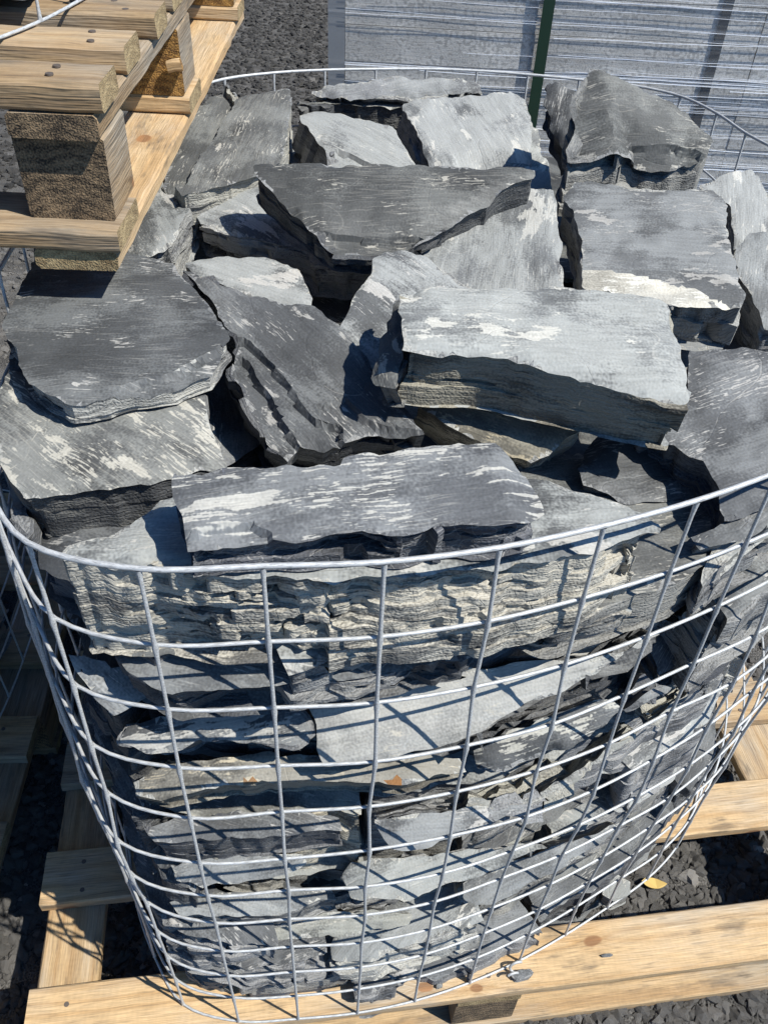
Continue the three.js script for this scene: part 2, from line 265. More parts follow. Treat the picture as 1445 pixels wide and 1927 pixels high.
// straight chips: random offsets joined by straight lines
const pl = (s, L, a, b) => { const u = s / L, f = Math.floor(u); const h0 = hash(f, a, b) - 0.5, h1 = hash(f + 1, a, b) - 0.5; return 2 * (h0 + (h1 - h0) * (u - f)); };
function slateGeometry(d) { // d.top, d.ext, steps, patch in metres
  const r = rng(d.seed * 7919 + 13), so = r() * 100, rough = d.rough ?? 1, g = d.g ?? 0.005;
  const P = d.top.map(V3), ext = V3(d.ext), C = P.reduce((a, p) => a.add(p), new THREE.Vector3()).multiplyScalar(1 / P.length);
  const n = new THREE.Vector3();
  for (let i = 0; i < P.length; i++) { const a = P[i], b = P[(i + 1) % P.length]; n.x += (a.y - b.y) * (a.z + b.z); n.y += (a.z - b.z) * (a.x + b.x); n.z += (a.x - b.x) * (a.y + b.y); }
  n.normalize(); if (n.dot(ext) > 0) n.negate();
  const th = -n.dot(ext);
  let U;
  if (d.grain) U = V3(d.grain);
  else { let m = 0; U = new THREE.Vector3(1, 0, 0); for (let i = 0; i < P.length; i++) for (let j = i + 1; j < P.length; j++) { const l = P[i].distanceTo(P[j]); if (l > m) { m = l; U = P[j].clone().sub(P[i]); } } U.applyAxisAngle(n, (r() - 0.5) * 0.8); }
  U.addScaledVector(n, -U.dot(n)).normalize();
  const V = n.clone().cross(U);
  const flat = (p) => { const q = (p.isVector3 ? p : V3(p)).clone().sub(C); return [q.dot(U), q.dot(V)]; };
  let Q = P.map(flat), area = 0;
  for (let i = 0; i < Q.length; i++) { const a = Q[i], b = Q[(i + 1) % Q.length]; area += a[0] * b[1] - a[1] * b[0]; }
  if (area < 0) Q.reverse();
  // ragged outline
  const R = []; let run = 0;
  for (let i = 0; i < Q.length; i++) {
    const a = Q[i], b = Q[(i + 1) % Q.length], L = Math.hypot(b[0] - a[0], b[1] - a[1]), m = Math.max(1, Math.round(L / 0.007)), nx = (b[1] - a[1]) / (L || 1), ny = -(b[0] - a[0]) / (L || 1);
    for (let k = 0; k < m; k++) {
      const t = k / m, x = a[0] + (b[0] - a[0]) * t, y = a[1] + (b[1] - a[1]) * t, w = Math.min(1, L / 0.03);
      const s = run + L * t, o = rough * w * (0.0018 * pl(s, 0.043, 1, d.seed) + 0.0016 * pl(s, 0.014, 2, d.seed) + 0.0015 * pl(s, 0.007, 3, d.seed) - 0.0045 * Math.pow(Math.max(0, pl(s, 0.022, 4, d.seed)), 3)) - 0.0004;
      R.push([x + nx * o, y + ny * o]);
    }
    run += L;
  }
  let x0 = 1e9, x1 = -1e9, y0 = 1e9, y1 = -1e9;
  for (const q of R) { x0 = Math.min(x0, q[0]); x1 = Math.max(x1, q[0]); y0 = Math.min(y0, q[1]); y1 = Math.max(y1, q[1]); }
  const nx = Math.ceil((x1 - x0) / g) + 2, ny = Math.ceil((y1 - y0) / g) + 2;
  const edge = binned(R, 0.012), id = new Int32Array(nx * ny).fill(-1), px = [], py = [], ds = [];
  for (let j = 0; j < ny; j++) for (let i = 0; i < nx; i++) {
    let x = x0 + (i - 0.5) * g, y = y0 + (j - 0.5) * g; const s = edge(x, y);
    if (s < -0.55 * g) continue;
    let e = s;
    if (s < 0.55 * g) { x = near[0]; y = near[1]; e = 0; }
    id[j * nx + i] = px.length; px.push(x); py.push(y); ds.push(e);
  }
  const steps = (d.steps ?? []).map(([p, dr, sl]) => [p.map(flat), Math.min(dr, th * (sl ? 0.85 : 0.6)), sl]), patch = (d.patch ?? []).map(([p]) => p.map(flat));
  const stepAt = (p, x, y) => polyDist(p, x, y) + 0.0035 * noise3(x * 30, y * 30, so + 60) + 0.0015 * noise3(x * 95, y * 95, so);
  for (const [p, , sl] of steps) if (!sl) for (let k = 0; k < px.length; k++) {
    if (ds[k] < g) continue;
    const s = stepAt(p, px[k], py[k]); if (Math.abs(s) > g * 0.6) continue;
    const e = g * 0.2, gx = (stepAt(p, px[k] + e, py[k]) - s) / e, gy = (stepAt(p, px[k], py[k] + e) - s) / e, q = gx * gx + gy * gy; if (q < 0.05) continue;
    px[k] -= clamp((s * gx) / q, -0.42 * g, 0.42 * g); py[k] -= clamp((s * gy) / q, -0.42 * g, 0.42 * g);
  }
  const tri = [];
  const put = (a, b, c) => {
    const ar = (px[b] - px[a]) * (py[c] - py[a]) - (py[b] - py[a]) * (px[c] - px[a]);
    if (ar < g * g * 0.02) return;
    if (ds[a] + ds[b] + ds[c] === 0 && polyDist(R, (px[a] + px[b] + px[c]) / 3, (py[a] + py[b] + py[c]) / 3) < 0) return;
    tri.push(a, b, c);
  };
  for (let j = 0; j < ny - 1; j++) for (let i = 0; i < nx - 1; i++) {
    const a = id[j * nx + i], b = id[j * nx + i + 1], c = id[(j + 1) * nx + i + 1], e = id[(j + 1) * nx + i], k = (a >= 0) + (b >= 0) + (c >= 0) + (e >= 0);
    if (k === 4) { if ((i + j) & 1) { put(a, b, c); put(a, c, e); } else { put(a, b, e); put(b, c, e); } }
    else if (k === 3) { if (a < 0) put(b, c, e); else if (b < 0) put(a, c, e); else if (c < 0) put(a, b, e); else put(a, b, c); }
  }
  const breaks = [];
  for (let k = 0; k < (d.breaks ?? 2); k++) {
    const a = r() * 6.283, cx = Math.cos(a), cy = Math.sin(a); let lo = 1e9, hi = -1e9; for (const q of Q) { const v = q[0] * cx + q[1] * cy; lo = Math.min(lo, v); hi = Math.max(hi, v); }
    breaks.push([cx, cy, hi - (hi - lo) * (0.08 + 0.16 * r()), 0.18 + 0.5 * r() * r()]);
  }
  const A1 = 0.0046 * rough, terr = (0.5 + r() * 0.7) * (d.terrace ?? 1);
  const height = (x, y, e) => {
    let h = A1 * fbm3(x * 6.5, y * 6.5, so + 20, 4) + 0.0007 * rough * noise3(x * 60, y * 150, so + 31) + 0.0009 * rough * noise3(x * 45, y * 45, so + 37);
    const q = (fbm3(x * 5, y * 13, so + 40, 3) + 0.1 * noise3(x * 60, y * 60, so)) * 3.0 * terr, f = Math.floor(q); h += (f + sm(0, 0.2, q - f)) * 0.0016;
    const w = Math.max(0, 1 - e / 0.012); h -= w * (w * 0.0010 + 0.011 * Math.pow(Math.max(0, noise3(x * 40, y * 40, so + 50)), 2) + 0.0022 * Math.max(0, noise3(x * 120, y * 120, so + 52))) * rough;
    for (const [cx, cy, c, sl] of breaks) { const s = x * cx + y * cy - c + 0.006 * noise3(x * 30, y * 30, so + 57); if (s > 0) h -= Math.min(th * 0.6, s * sl); }
    for (const [p, dr, sl] of steps) { const s = stepAt(p, x, y); if (sl) { if (s > 0) h -= Math.min(dr, s * sl); continue; } h -= dr * (0.93 * sm(g * 0.12, g * 0.6, s) + 0.07 * sm(g * 0.6, g * 5, s)); }
    return Math.min(0.006, Math.max(h, -th * 0.86));
  };
  const M = px.length, pos = [], uv = [], idx = [[], []], T = 0.4, ou = r(), ov = r();
  const wx = (r() - 0.5) * (d.wedge ?? 0.5) / Math.max(0.05, x1 - x0), wy = (r() - 0.5) * (d.wedge ?? 0.5) / Math.max(0.05, y1 - y0);
  const TP = new Float32Array(M * 3), BP = new Float32Array(M * 3);
  for (let k = 0; k < M; k++) {
    const x = px[k], y = py[k], h = height(x, y, ds[k]), hb = 0.005 * rough * fbm3(x * 14, y * 14, so + 70, 3);
    for (let q = 0; q < 3; q++) {
      const u = U.getComponent(q), v = V.getComponent(q), w = n.getComponent(q), base = C.getComponent(q) + u * x + v * y;
      TP[k * 3 + q] = base + w * h; BP[k * 3 + q] = base + ext.getComponent(q) * (1 + wx * x + wy * y) + w * hb;
    }
    pos.push(TP[k * 3], TP[k * 3 + 1], TP[k * 3 + 2]); uv.push(x / T + ou, y / T + ov);
  }
  for (let k = 0; k < M; k++) { pos.push(BP[k * 3], BP[k * 3 + 1], BP[k * 3 + 2]); uv.push(px[k] / T + ov, py[k] / T + ou); }
  const groups = [[], [], [], ...patch.map(() => [])];
  const he = new Map();
  for (let t = 0; t < tri.length; t += 3) {
    const [a, b, c] = [tri[t], tri[t + 1], tri[t + 2]];
    let s = 0;
    { const e = (ds[a] + ds[b] + ds[c]) / 3; if (e < 0.0075) { const x = (px[a] + px[b] + px[c]) / 3, y = (py[a] + py[b] + py[c]) / 3; if (e < 0.0006 + 0.010 * (fbm3(x * 26, y * 26, so + 5, 3) - 0.02)) s = 2; } }
    if (patch.length) { const x = (px[a] + px[b] + px[c]) / 3, y = (py[a] + py[b] + py[c]) / 3; patch.forEach((p, i) => { if (polyDist(p, x, y) + 0.006 * fbm3(x * 60, y * 60, so, 3) > 0) s = i + 3; }); }
    groups[s].push(a, b, c); groups[0].push(M + a, M + c, M + b);
    he.set(a * M + b, 1); he.set(b * M + c, 1); he.set(c * M + a, 1);
  }
  const next = new Map();
  for (const k of he.keys()) { const a = Math.floor(k / M), b = k % M; if (!he.has(b * M + a)) { if (!next.has(a)) next.set(a, []); next.get(a).push(b); } }
  // bedded sides
  const cuts = [0]; { let t = 0; while (t < 1) { t += (d.bed ?? 1.2) * (r() < 0.35 ? 0.0018 + 0.003 * r() : 0.006 + 0.016 * r()) / Math.max(th, 0.01); if (t < 0.95) cuts.push(t); } cuts.push(1); }
  const lam = (d.lam ?? 1) * rough, lam0 = Math.max(0.4, d.lam ?? 1), bedL = cuts.map(() => 0.012 + 0.06 * r() * r()), bedO = cuts.map(() => r());
  for (const start of [...next.keys()]) {
    while (next.get(start)?.length) {
      const loop = [start]; let cur = next.get(start).pop();
      while (cur !== start && loop.length < 6000) { loop.push(cur); const nn = next.get(cur); if (!nn?.length) break; cur = nn.pop(); }
      const m = loop.length; if (m < 3) continue;
      const O = [], arc = [0];
      for (let i = 0; i < m; i++) {
        let ax = 0, ay = 0;
        for (let w = -3; w <= 3; w++) { const a = loop[(i + w - 1 + 2 * m) % m], b = loop[(i + w + 1 + 2 * m) % m]; ax += py[b] - py[a]; ay -= px[b] - px[a]; }
        const L = Math.hypot(ax, ay) || 1; O.push([ax / L, ay / L]);
        const a = loop[i], b = loop[(i + 1) % m]; arc.push(arc[i] + Math.hypot(px[b] - px[a], py[b] - py[a]));
      }
      const deps = [], common = [];
      for (let i = 0; i <= m; i++) { const q = loop[i % m]; const s = arc[i]; common.push([0.0016 * pl(s, 0.06, 21, d.seed) - 0.002, 0.25 + 0.95 * sm(-0.3, 0.35, noise3(px[q] * 9, py[q] * 9, so + 85))]); }
      const dep = (i, k) => {
        if (!deps[k]) {
          const gk = (k / 4) | 0, Lg = 0.05 + 0.09 * hash(gk, d.seed, 3);
          deps[k] = [];
          for (let ii = 0; ii < m; ii++) {
            const q = loop[ii], s = arc[ii];
            const tm = (cuts[k] + cuts[k + 1]) / 2, z = tm * th;
            let v = pl(s, 0.13, 31, d.seed) * 0.45 * (tm - 0.45) * th + 0.003 * fbm3(px[q] * 18, py[q] * 18, so + 80 + z * 40, 3) / lam0 + 0.0042 * pl(s, 0.06 + 0.03 * (gk % 3), gk + 600, d.seed)
              - 0.013 * Math.pow(hash(Math.floor(s / bedL[k] + bedO[k]), k, d.seed), 5) - 0.012 * Math.pow(hash(Math.floor(s / Lg + bedO[gk]), gk + 50, d.seed), 4) + 0.0013 * pl(s, 0.017, k + 200, d.seed) + 0.0011 * pl(s, 0.006, k + 300, d.seed);
            if (tm > 0.85) v -= 0.004 * (tm - 0.85) / 0.15;
            deps[k].push(clamp(common[ii][0] * rough + v * common[ii][1] * lam, -0.02, 0.005));
          }
        }
        return deps[k][i % m];
      };
      const thin = cuts.map((t, k) => (k && k < cuts.length - 1 ? 0.26 * Math.min(t - cuts[k - 1], cuts[k + 1] - t) : 0));
      const ringOf = (t0, k, cut = 0) => {
        const b0 = pos.length / 3;
        for (let i = 0; i <= m; i++) {
          const q = loop[i % m], o = O[i % m], dd = k < 0 ? 0 : dep(i, k), t = t0 + (thin[cut] ? thin[cut] * clamp(pl(i === m ? 0 : arc[i], 0.045, cut + 400, d.seed) + 0.6 * pl(i === m ? 0 : arc[i], 0.013, cut + 500, d.seed), -1, 1) : 0);
          for (let c = 0; c < 3; c++) pos.push(TP[q * 3 + c] * (1 - t) + BP[q * 3 + c] * t + (U.getComponent(c) * o[0] + V.getComponent(c) * o[1]) * dd);
          uv.push(arc[i] / T + ou, (t * th + dd) / T + ov);
        }
        return b0;
      };
      const strip = (t0, k0, c0, t1, k1, c1) => { const a = ringOf(t0, k0, c0), b = ringOf(t1, k1, c1); for (let i = 0; i < m; i++) groups[1].push(a + i, b + i, a + i + 1, a + i + 1, b + i, b + i + 1); };
      const K = cuts.length - 1;
      strip(0, -1, 0, Math.min(cuts[1] * 0.18, 0.0015 / th), 0, 0);
      for (let k = 0; k < K; k++) {
        strip(k ? cuts[k] : Math.min(cuts[1] * 0.18, 0.0015 / th), k, k, cuts[k + 1], k, k + 1);
        if (k < K - 1) strip(cuts[k + 1], k, k + 1, cuts[k + 1], k + 1, k + 1);
      }
      strip(1, K - 1, 0, 1, -1, 0);
    }
  }
  const geo = new THREE.BufferGeometry();
  geo.setAttribute('position', new THREE.Float32BufferAttribute(pos, 3));
  geo.setAttribute('uv', new THREE.Float32BufferAttribute(uv, 2));
  const all = []; let s0 = 0;
  groups.forEach((a, i) => { if (a.length) geo.addGroup(s0, a.length, i); for (const v of a) all.push(v); s0 += a.length; });
  geo.setIndex(all); geo.computeVertexNormals();
  return d.steps ? toCreasedNormals(geo, 0.5) : geo;
}
let seedCount = 1;
const TINTS = [[1, 1, 1], [0.93, 0.91, 0.86], [0.82, 0.82, 0.83], [1.0, 1.0, 1.02]], tinted = new Map(); // stones from different beds
function tint(m, v) { const k = m.uuid + v; if (!tinted.has(k)) { const c = v ? m.clone() : m; if (v) c.color.setRGB(...TINTS[v]); tinted.set(k, c); } return tinted.get(k); }
function slate(name, label, d, group) {
  d.seed = seedCount++;
  const geo = slateGeometry(d);
  const v = d.seed % 4, mats = [tint(MAT[d.face], v), tint(MAT['side_' + d.side], v), MAT[d.face === 'dark' || d.face === 'mid' || d.face === 'streaky' ? 'side_grey' : 'side_light'], ...(d.patch ?? []).map((p) => MAT[p[1]])];
  // put the origin at the base of the stone
  geo.computeBoundingBox(); const b = geo.boundingBox, o = [(b.min.x + b.max.x) / 2, b.min.y, (b.min.z + b.max.z) / 2];
  geo.translate(-o[0], -o[1], -o[2]);
  const m = new THREE.Mesh(geo, mats); m.position.set(...o);
  return tag(m, name, label, 'stone', group);
}

// ------------------------------------------------------------------ sawn boards with broken arrises; length along x or z
function boardGeometry(lx, ly, lz, axis, seed, wear = 1) {
  const r = rng(seed * 131 + 5), L = axis === 'x' ? lx : lz, W = axis === 'x' ? lz : lx, H = ly, c = Math.min(0.0022, H * 0.12) * wear, ou = r() * 3, ov = r() * 3, so = r() * 50;
  const sec = [[-W / 2 + c, 0], [W / 2 - c, 0], [W / 2, c], [W / 2, H - c], [W / 2 - c, H], [-W / 2 + c, H], [-W / 2, H - c], [-W / 2, c]];
  const n = Math.max(2, Math.round(L / 0.025)), pos = [], uv = [], idx = [], cap = [];
  const bow = (r() - 0.5) * 0.003;
  const P = (s, k) => {
    const t = k / n, x = (t - 0.5) * L; let [a, b] = sec[s];
    a += 0.0009 * wear * noise3(x * 22, s * 3.1 + so, 1) + 0.0006 * wear * noise3(x * 90, s * 1.7 + so, 5); b += 0.0007 * wear * noise3(x * 26, s * 2.3 + so, 9) + bow * 4 * t * (1 - t);
    const e = k === 0 || k === n ? 0.0012 * noise3(s * 2.7, so, k) : 0;
    return axis === 'x' ? [x + e, b, -a] : [a, b, x + e];
  };
  let per = 0;
  for (let s = 0; s < 8; s++) {
    const s2 = (s + 1) % 8, w = Math.hypot(sec[s2][0] - sec[s][0], sec[s2][1] - sec[s][1]), b0 = pos.length / 3;
    for (let k = 0; k <= n; k++) { pos.push(...P(s, k), ...P(s2, k)); const x = (k / n) * L; uv.push(x + ou, per / 0.25 + ov, x + ou, (per + w) / 0.25 + ov); }
    for (let k = 0; k < n; k++) { const a = b0 + k * 2; idx.push(a, a + 1, a + 2, a + 1, a + 3, a + 2); }
    per += w;
  }
  for (const k of [0, n]) {
    const b0 = pos.length / 3; let cx = [0, 0, 0];
    for (let s = 0; s < 8; s++) { const p = P(s, k); pos.push(...p); uv.push((sec[s][0] / 0.1) + 0.5, sec[s][1] / 0.1); for (let q = 0; q < 3; q++) cx[q] += p[q] / 8; }
    pos.push(...cx); uv.push(0.5, H / 0.2);
    for (let s = 0; s < 8; s++) { const a = b0 + s, b = b0 + (s + 1) % 8, m = b0 + 8; if (k) cap.push(a, b, m); else cap.push(b, a, m); }
  }
  const geo = new THREE.BufferGeometry();
  geo.setAttribute('position', new THREE.Float32BufferAttribute(pos, 3)); geo.setAttribute('uv', new THREE.Float32BufferAttribute(uv, 2));
  geo.setIndex([...idx, ...cap]); geo.addGroup(0, idx.length, 0); geo.addGroup(idx.length, cap.length, 1); geo.computeVertexNormals();
  return geo;
}
let boardCount = 1;
function board(parent, name, x0, x1, y0, y1, z0, z1, axis, wood, ends = 'pale', wear = 1) {
  const m = part(parent, name, boardGeometry(x1 - x0, y1 - y0, z1 - z0, axis, boardCount++, wear), [WOOD[wood], ENDS[ends]]);
  m.position.set((x0 + x1) / 2, y0, (z0 + z1) / 2);
  return m;
}

// ------------------------------------------------------------------ welded wire cage, 75 mm mesh
const OUTLINE = [[2, 494], [74, 476], [145, 450], [216, 418], [276, 385], [341, 343], [400, 302], [455, 250], [500, 180], [530, 80], [540, -30], [525, -140], [490, -220], [460, -271], [440, -320], [422, -385], [388, -449], [343, -482], [250, -502], [180, -512], [100, -517], [30, -513], [-40, -500], [-117, -482], [-187, -457], [-253, -417], [-310, -330], [-345, -220], [-362, -100], [-367, 20], [-360, 150], [-345, 270], [-320, 350], [-289, 404], [-262, 447], [-235, 484], [-200, 502], [-144, 511], [-71, 503]];
const hoop = new THREE.CatmullRomCurve3(OUTLINE.map(([x, z]) => new THREE.Vector3(x / 1000, 0, z / 1000)), true, 'centripetal');
hoop.arcLengthDivisions = 800;
const HOOP = hoop.getLength(), MESH = 0.075, POSTS = Math.round(HOOP / MESH);
function hoopAt(s, inset = 0) { // point at arc length s, moved inwards
  const u = (((s / HOOP) % 1) + 1) % 1, p = hoop.getPointAt(u), t = hoop.getTangentAt(u);
  return new THREE.Vector3(p.x + -t.z * -inset, 0, p.z + t.x * -inset);
}
const wireMap = texture(128, 128, (i, j, c) => { const x = i / 128, y = j / 128, v = 0.52 + 0.13 * pn(x, y, 40, 40, 3) + 0.13 * pn(x, y, 9, 9, 5) - 0.16 * sm(0.2, 0.5, pn(x, y, 14, 14, 21)); c[0] = v; c[1] = v * 1.01; c[2] = v * 1.01; });
wireMap.repeat.set(40, 1);
const WIRE = new THREE.MeshStandardMaterial({ map: wireMap, metalness: 0.3, roughness: 0.55, bumpMap: wireMap, bumpScale: 0.0002 });
const BULGE = [0, 0.001, 0.002, 0.006, 0.006, 0.008, 0.006, 0.002, 0.001, -0.003, -0.004, -0.003];
function cage(name, label, pos, turn, seed, dip = () => 0) {
  const o = thing(name, label, 'wire cage', pos, turn, undefined);
  const node = (i, k, inset) => {
    const s = (i * HOOP) / POSTS, p = hoopAt(s, 0), loose = p.x > 0.28 ? 2.2 : 1;
    const off = BULGE[k] * (0.7 + 1.2 * noise3(i * 0.35, k * 0.3, seed)) + (k && k < 11 ? 0.0022 * loose * noise3(i * 1.7, k * 1.9, seed + 7) : 0);
    const q = hoopAt(s + (k ? 0.0025 * loose * noise3(i * 1.3 + 4, k * 1.1, seed + 3) : 0), inset - off);
    q.y = (11 - k) * MESH + (k ? 0.0016 * noise3(i * 1.1, k * 2.3, seed + 11) : 0) + dip(p) * (k < 4 ? (4 - k) / 4 : 0);
    return q;
  };
  for (let k = 0; k < 12; k++) {
    const pts = []; for (let i = 0; i < POSTS; i++) pts.push(node(i, k, k === 0 || k === 11 ? 0 : 0.0028));
    const c = new THREE.CatmullRomCurve3(pts, true, 'centripetal');
    part(o, k === 0 ? 'rim_wire' : 'hoop_wire', new THREE.TubeGeometry(c, POSTS * 5, k === 0 ? 0.002 : 0.00155, 8, true), WIRE);
  }
  const k0 = seed * 3.1;
  for (let i = 0; i < POSTS; i++) {
    const pts = []; for (let k = 0; k < 12; k++) { const q = node(i, k, 0); if (k === 0) q.y -= 0.001; pts.push(q); }
    const tube = new THREE.TubeGeometry(new THREE.CatmullRomCurve3(pts, false, 'catmullrom', 0.16), 132, 0.00155, 8, false), tp = tube.attributes.position, tn = tube.attributes.normal;
    for (let v = 0; v < tp.count; v++) { const ring = (v / 9) | 0, w = ring % 12 === 0 ? 0.0008 : ring % 12 === 1 || ring % 12 === 11 ? 0.0003 : 0.00012 * noise3(ring * 0.7, i, k0); tp.setXYZ(v, tp.getX(v) + tn.getX(v) * w, tp.getY(v) + tn.getY(v) * w, tp.getZ(v) + tn.getZ(v) * w); } // weld beads
    part(o, 'upright_wire', tube, WIRE);
  }
  return o;
}

// ------------------------------------------------------------------ ground: dark crumbled tarmac
const groundTex = texture(N, N, (i, j, c) => {
  const v = 0.075 * (1 + 0.9 * at(Fl.speck, i, j, 0) + 0.7 * at(Fl.cloud, i, j, 3) + 0.5 * at(Fl.mid, i, j, 2)), d = sm(0.1, 0.45, at(Fl.patch, i, j, 9)) * 0.5;
  c[0] = v * 1.06 + d * 0.035; c[1] = v + d * 0.031; c[2] = v * 0.93 + d * 0.025;
});
groundTex.repeat.set(200, 200);
const groundBump = texture(N, N, (i, j, c) => { c[0] = c[1] = c[2] = 0.5 + 0.3 * at(Fl.speck, i, j, 0) + 0.5 * at(Fl.cloud, i, j, 3); }, false);
groundBump.repeat.set(200, 200);
{
  const g = new THREE.Mesh(new THREE.PlaneGeometry(120, 120), new THREE.MeshStandardMaterial({ map: groundTex, bumpMap: groundBump, bumpScale: 0.006, roughness: 0.95 }));
  g.rotation.x = -Math.PI / 2;
  tag(g, 'ground', 'dark grey crumbled tarmac ground', undefined, undefined, 'structure');
}
function rockGeo(seed, det) {
  const g = new THREE.IcosahedronGeometry(0.5, det), p = g.attributes.position;
  for (let i = 0; i < p.count; i++) { const v = new THREE.Vector3().fromBufferAttribute(p, i), k = 1 + 0.75 * noise3(v.x * 2 + seed * 5, v.y * 2, v.z * 2); p.setXYZ(i, v.x * k, v.y * k * 0.62, v.z * k * 0.85); }
  g.computeVertexNormals(); return g;
}
function gravel(name, label, regions, seed, tone) {
  const r = rng(seed), list = [];
  for (const [x0, x1, z0, z1, count, s0, s1, sink] of regions) for (let k = 0; k < count; k++) list.push([x0 + (x1 - x0) * r(), z0 + (z1 - z0) * r(), s0 + (s1 - s0) * Math.pow(r(), 2.2), sink]);
  const m = new THREE.InstancedMesh(rockGeo(seed, 1), new THREE.MeshStandardMaterial({ color: 0xffffff, roughness: 0.92, bumpMap: groundBump, bumpScale: 0.001, flatShading: true }), list.length);
  const q = new THREE.Object3D(), c = new THREE.Color();
  list.forEach(([x, z, s, sink], i) => {
    q.position.set(x, s * (0.12 - sink), z); q.rotation.set((r() - 0.5) * 0.9, r() * 6.28, (r() - 0.5) * 0.9); q.scale.set(s, s * (0.7 + r() * 0.5), s * (0.7 + r() * 0.6)); q.updateMatrix(); m.setMatrixAt(i, q.matrix);
    const v = tone * (0.55 + r() * 0.75) * (r() < 0.04 ? 2.2 : 1); m.setColorAt(i, c.setRGB(v * 1.07, v, v * 0.92));
  });
  tag(m, name, label, undefined, undefined, 'stuff');
}
gravel('gravel', 'loose dark tarmac planings beyond the cage', [[-1.9, 0.2, -8, -1.9, 26000, 0.01, 0.045, 0.1]], 5, 0.046);
gravel('tarmac_chippings', 'flat chippings bedded in the tarmac around the pallets', [[0.1, 0.85, -0.2, 0.62, 9000, 0.006, 0.03, 0.1], [-0.62, 0.1, 0.0, 0.62, 5000, 0.006, 0.026, 0.1], [-1.8, 1.9, -1.8, 1.5, 22000, 0.008, 0.03, 0.1]], 9, 0.125);

// ------------------------------------------------------------------ timber pallets
function lowPallet(name, label, pos, turn, woods) {
  const o = thing(name, label, 'pallet', pos, turn);
  const us = [[0, 0.076], [0.54, 0.625], [1.06, 1.16]];
  for (const v of [0, 0.45, 0.89]) board(o, 'bottom_board', -0.005, 1.165, 0.002, 0.021, -v - 0.078, -v, 'x', woods[1]);
  for (const [a, b] of us) for (const v of [0.004, 0.45, 0.89]) board(o, 'block', a, b, 0.022, 0.099, -v - 0.088, -v - 0.001, 'z', 'old', 'dark');
  for (const [a, b] of us) board(o, 'stringer_board', a, b, 0.1, 0.119, -0.98, -0.002, 'z', woods[2]);
  [[0, 0.076], [0.181, 0.258], [0.362, 0.439], [0.543, 0.62], [0.724, 0.8], [0.905, 0.981]].forEach(([a, b], i) => board(o, 'deck_board', -0.004 - 0.004 * (i % 2), 1.164, 0.12, 0.1385, -b, -a, 'x', i % 3 === 2 ? 'pine' : woods[0]));
  nails(o, us, 3);
  return o;
}
const nailGeo = new THREE.CylinderGeometry(0.0032, 0.0032, 0.0014, 10), nailMat = new THREE.MeshStandardMaterial({ color: new THREE.Color().setRGB(0.16, 0.13, 0.11), metalness: 0.5, roughness: 0.6 });
function nails(o, us, seed) { // two nail heads where each deck board crosses a stringer
  const r = rng(seed);
  for (const b of o.children.filter((c) => c.name === 'deck_board')) { b.geometry.computeBoundingBox(); const h = b.geometry.boundingBox.max.y, w = b.geometry.boundingBox.max.z; for (const [a, c] of us) for (const s of [-1, 1]) { const m = part(b, 'nail', nailGeo, nailMat); m.position.set((a + c) / 2 - b.position.x + (r() - 0.5) * 0.03, h - 0.0004, s * w * (0.35 + 0.25 * r())); } }
}
const yawA = THREE.MathUtils.degToRad(9.65);
lowPallet('timber_pallet', 'pale new timber pallet carrying the stone filled cage', [-0.4, 0, 0.558], yawA, ['fresh', 'pine', 'pine']);
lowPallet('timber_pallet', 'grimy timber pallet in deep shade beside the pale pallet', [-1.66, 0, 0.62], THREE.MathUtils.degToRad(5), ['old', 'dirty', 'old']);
{ // pallet stacked above, overhanging the cage
  const B = 0.982, W = 1.0, o = thing('stacked_pallet', 'weathered timber pallet stacked above and overhanging the heap of slate', 'pallet', [-1.241, B, 0.205], THREE.MathUtils.degToRad(1.4));
  const us = [[0, 0.075], [0.46, 0.54], [W - 0.072, W]];
  for (const [a, b] of us) board(o, 'bottom_board', a, b, 0, 0.018, -0.83, -0.004, 'z', 'fresh', 'pale', 1.6);
  for (const v of [0, 0.345, 0.745]) board(o, 'cross_board', -0.004, W + 0.004, 0.0185, 0.0375, -v - 0.075, -v, 'x', v ? 'fresh' : 'old', 'pale', 1.4);
  for (const [a, b] of us) for (const v of [0.022, 0.347, 0.747]) board(o, 'block', a - 0.002, b - 0.001, 0.038, 0.108, -v - 0.07, -v, 'z', 'old', v > 0.1 ? 'amber' : 'dark', 1.3);
  for (const [a, b] of us) board(o, 'stringer_board', a, b, 0.1085, 0.128, -0.83, -0.012, 'z', 'old', 'dark', 1.3);
  [0.012, 0.112, 0.22, 0.322, 0.424, 0.528, 0.63, 0.735].forEach((v, i) => board(o, 'deck_board', -0.002, W + 0.006 - 0.004 * (i % 2), 0.1285, 0.151, -v - 0.054, -v, 'x', i === 0 ? 'old' : i % 2 ? 'pine' : 'old', 'pale', 1.6));
  nails(o, us, 8);
  const spl = part(o, 'splinter', boardGeometry(0.016, 0.012, 0.008, 'x', 991, 2), [WOOD.fresh, ENDS.amber]); spl.position.set(W - 0.006, 0.066, -0.34); spl.rotation.z = 0.2;
}

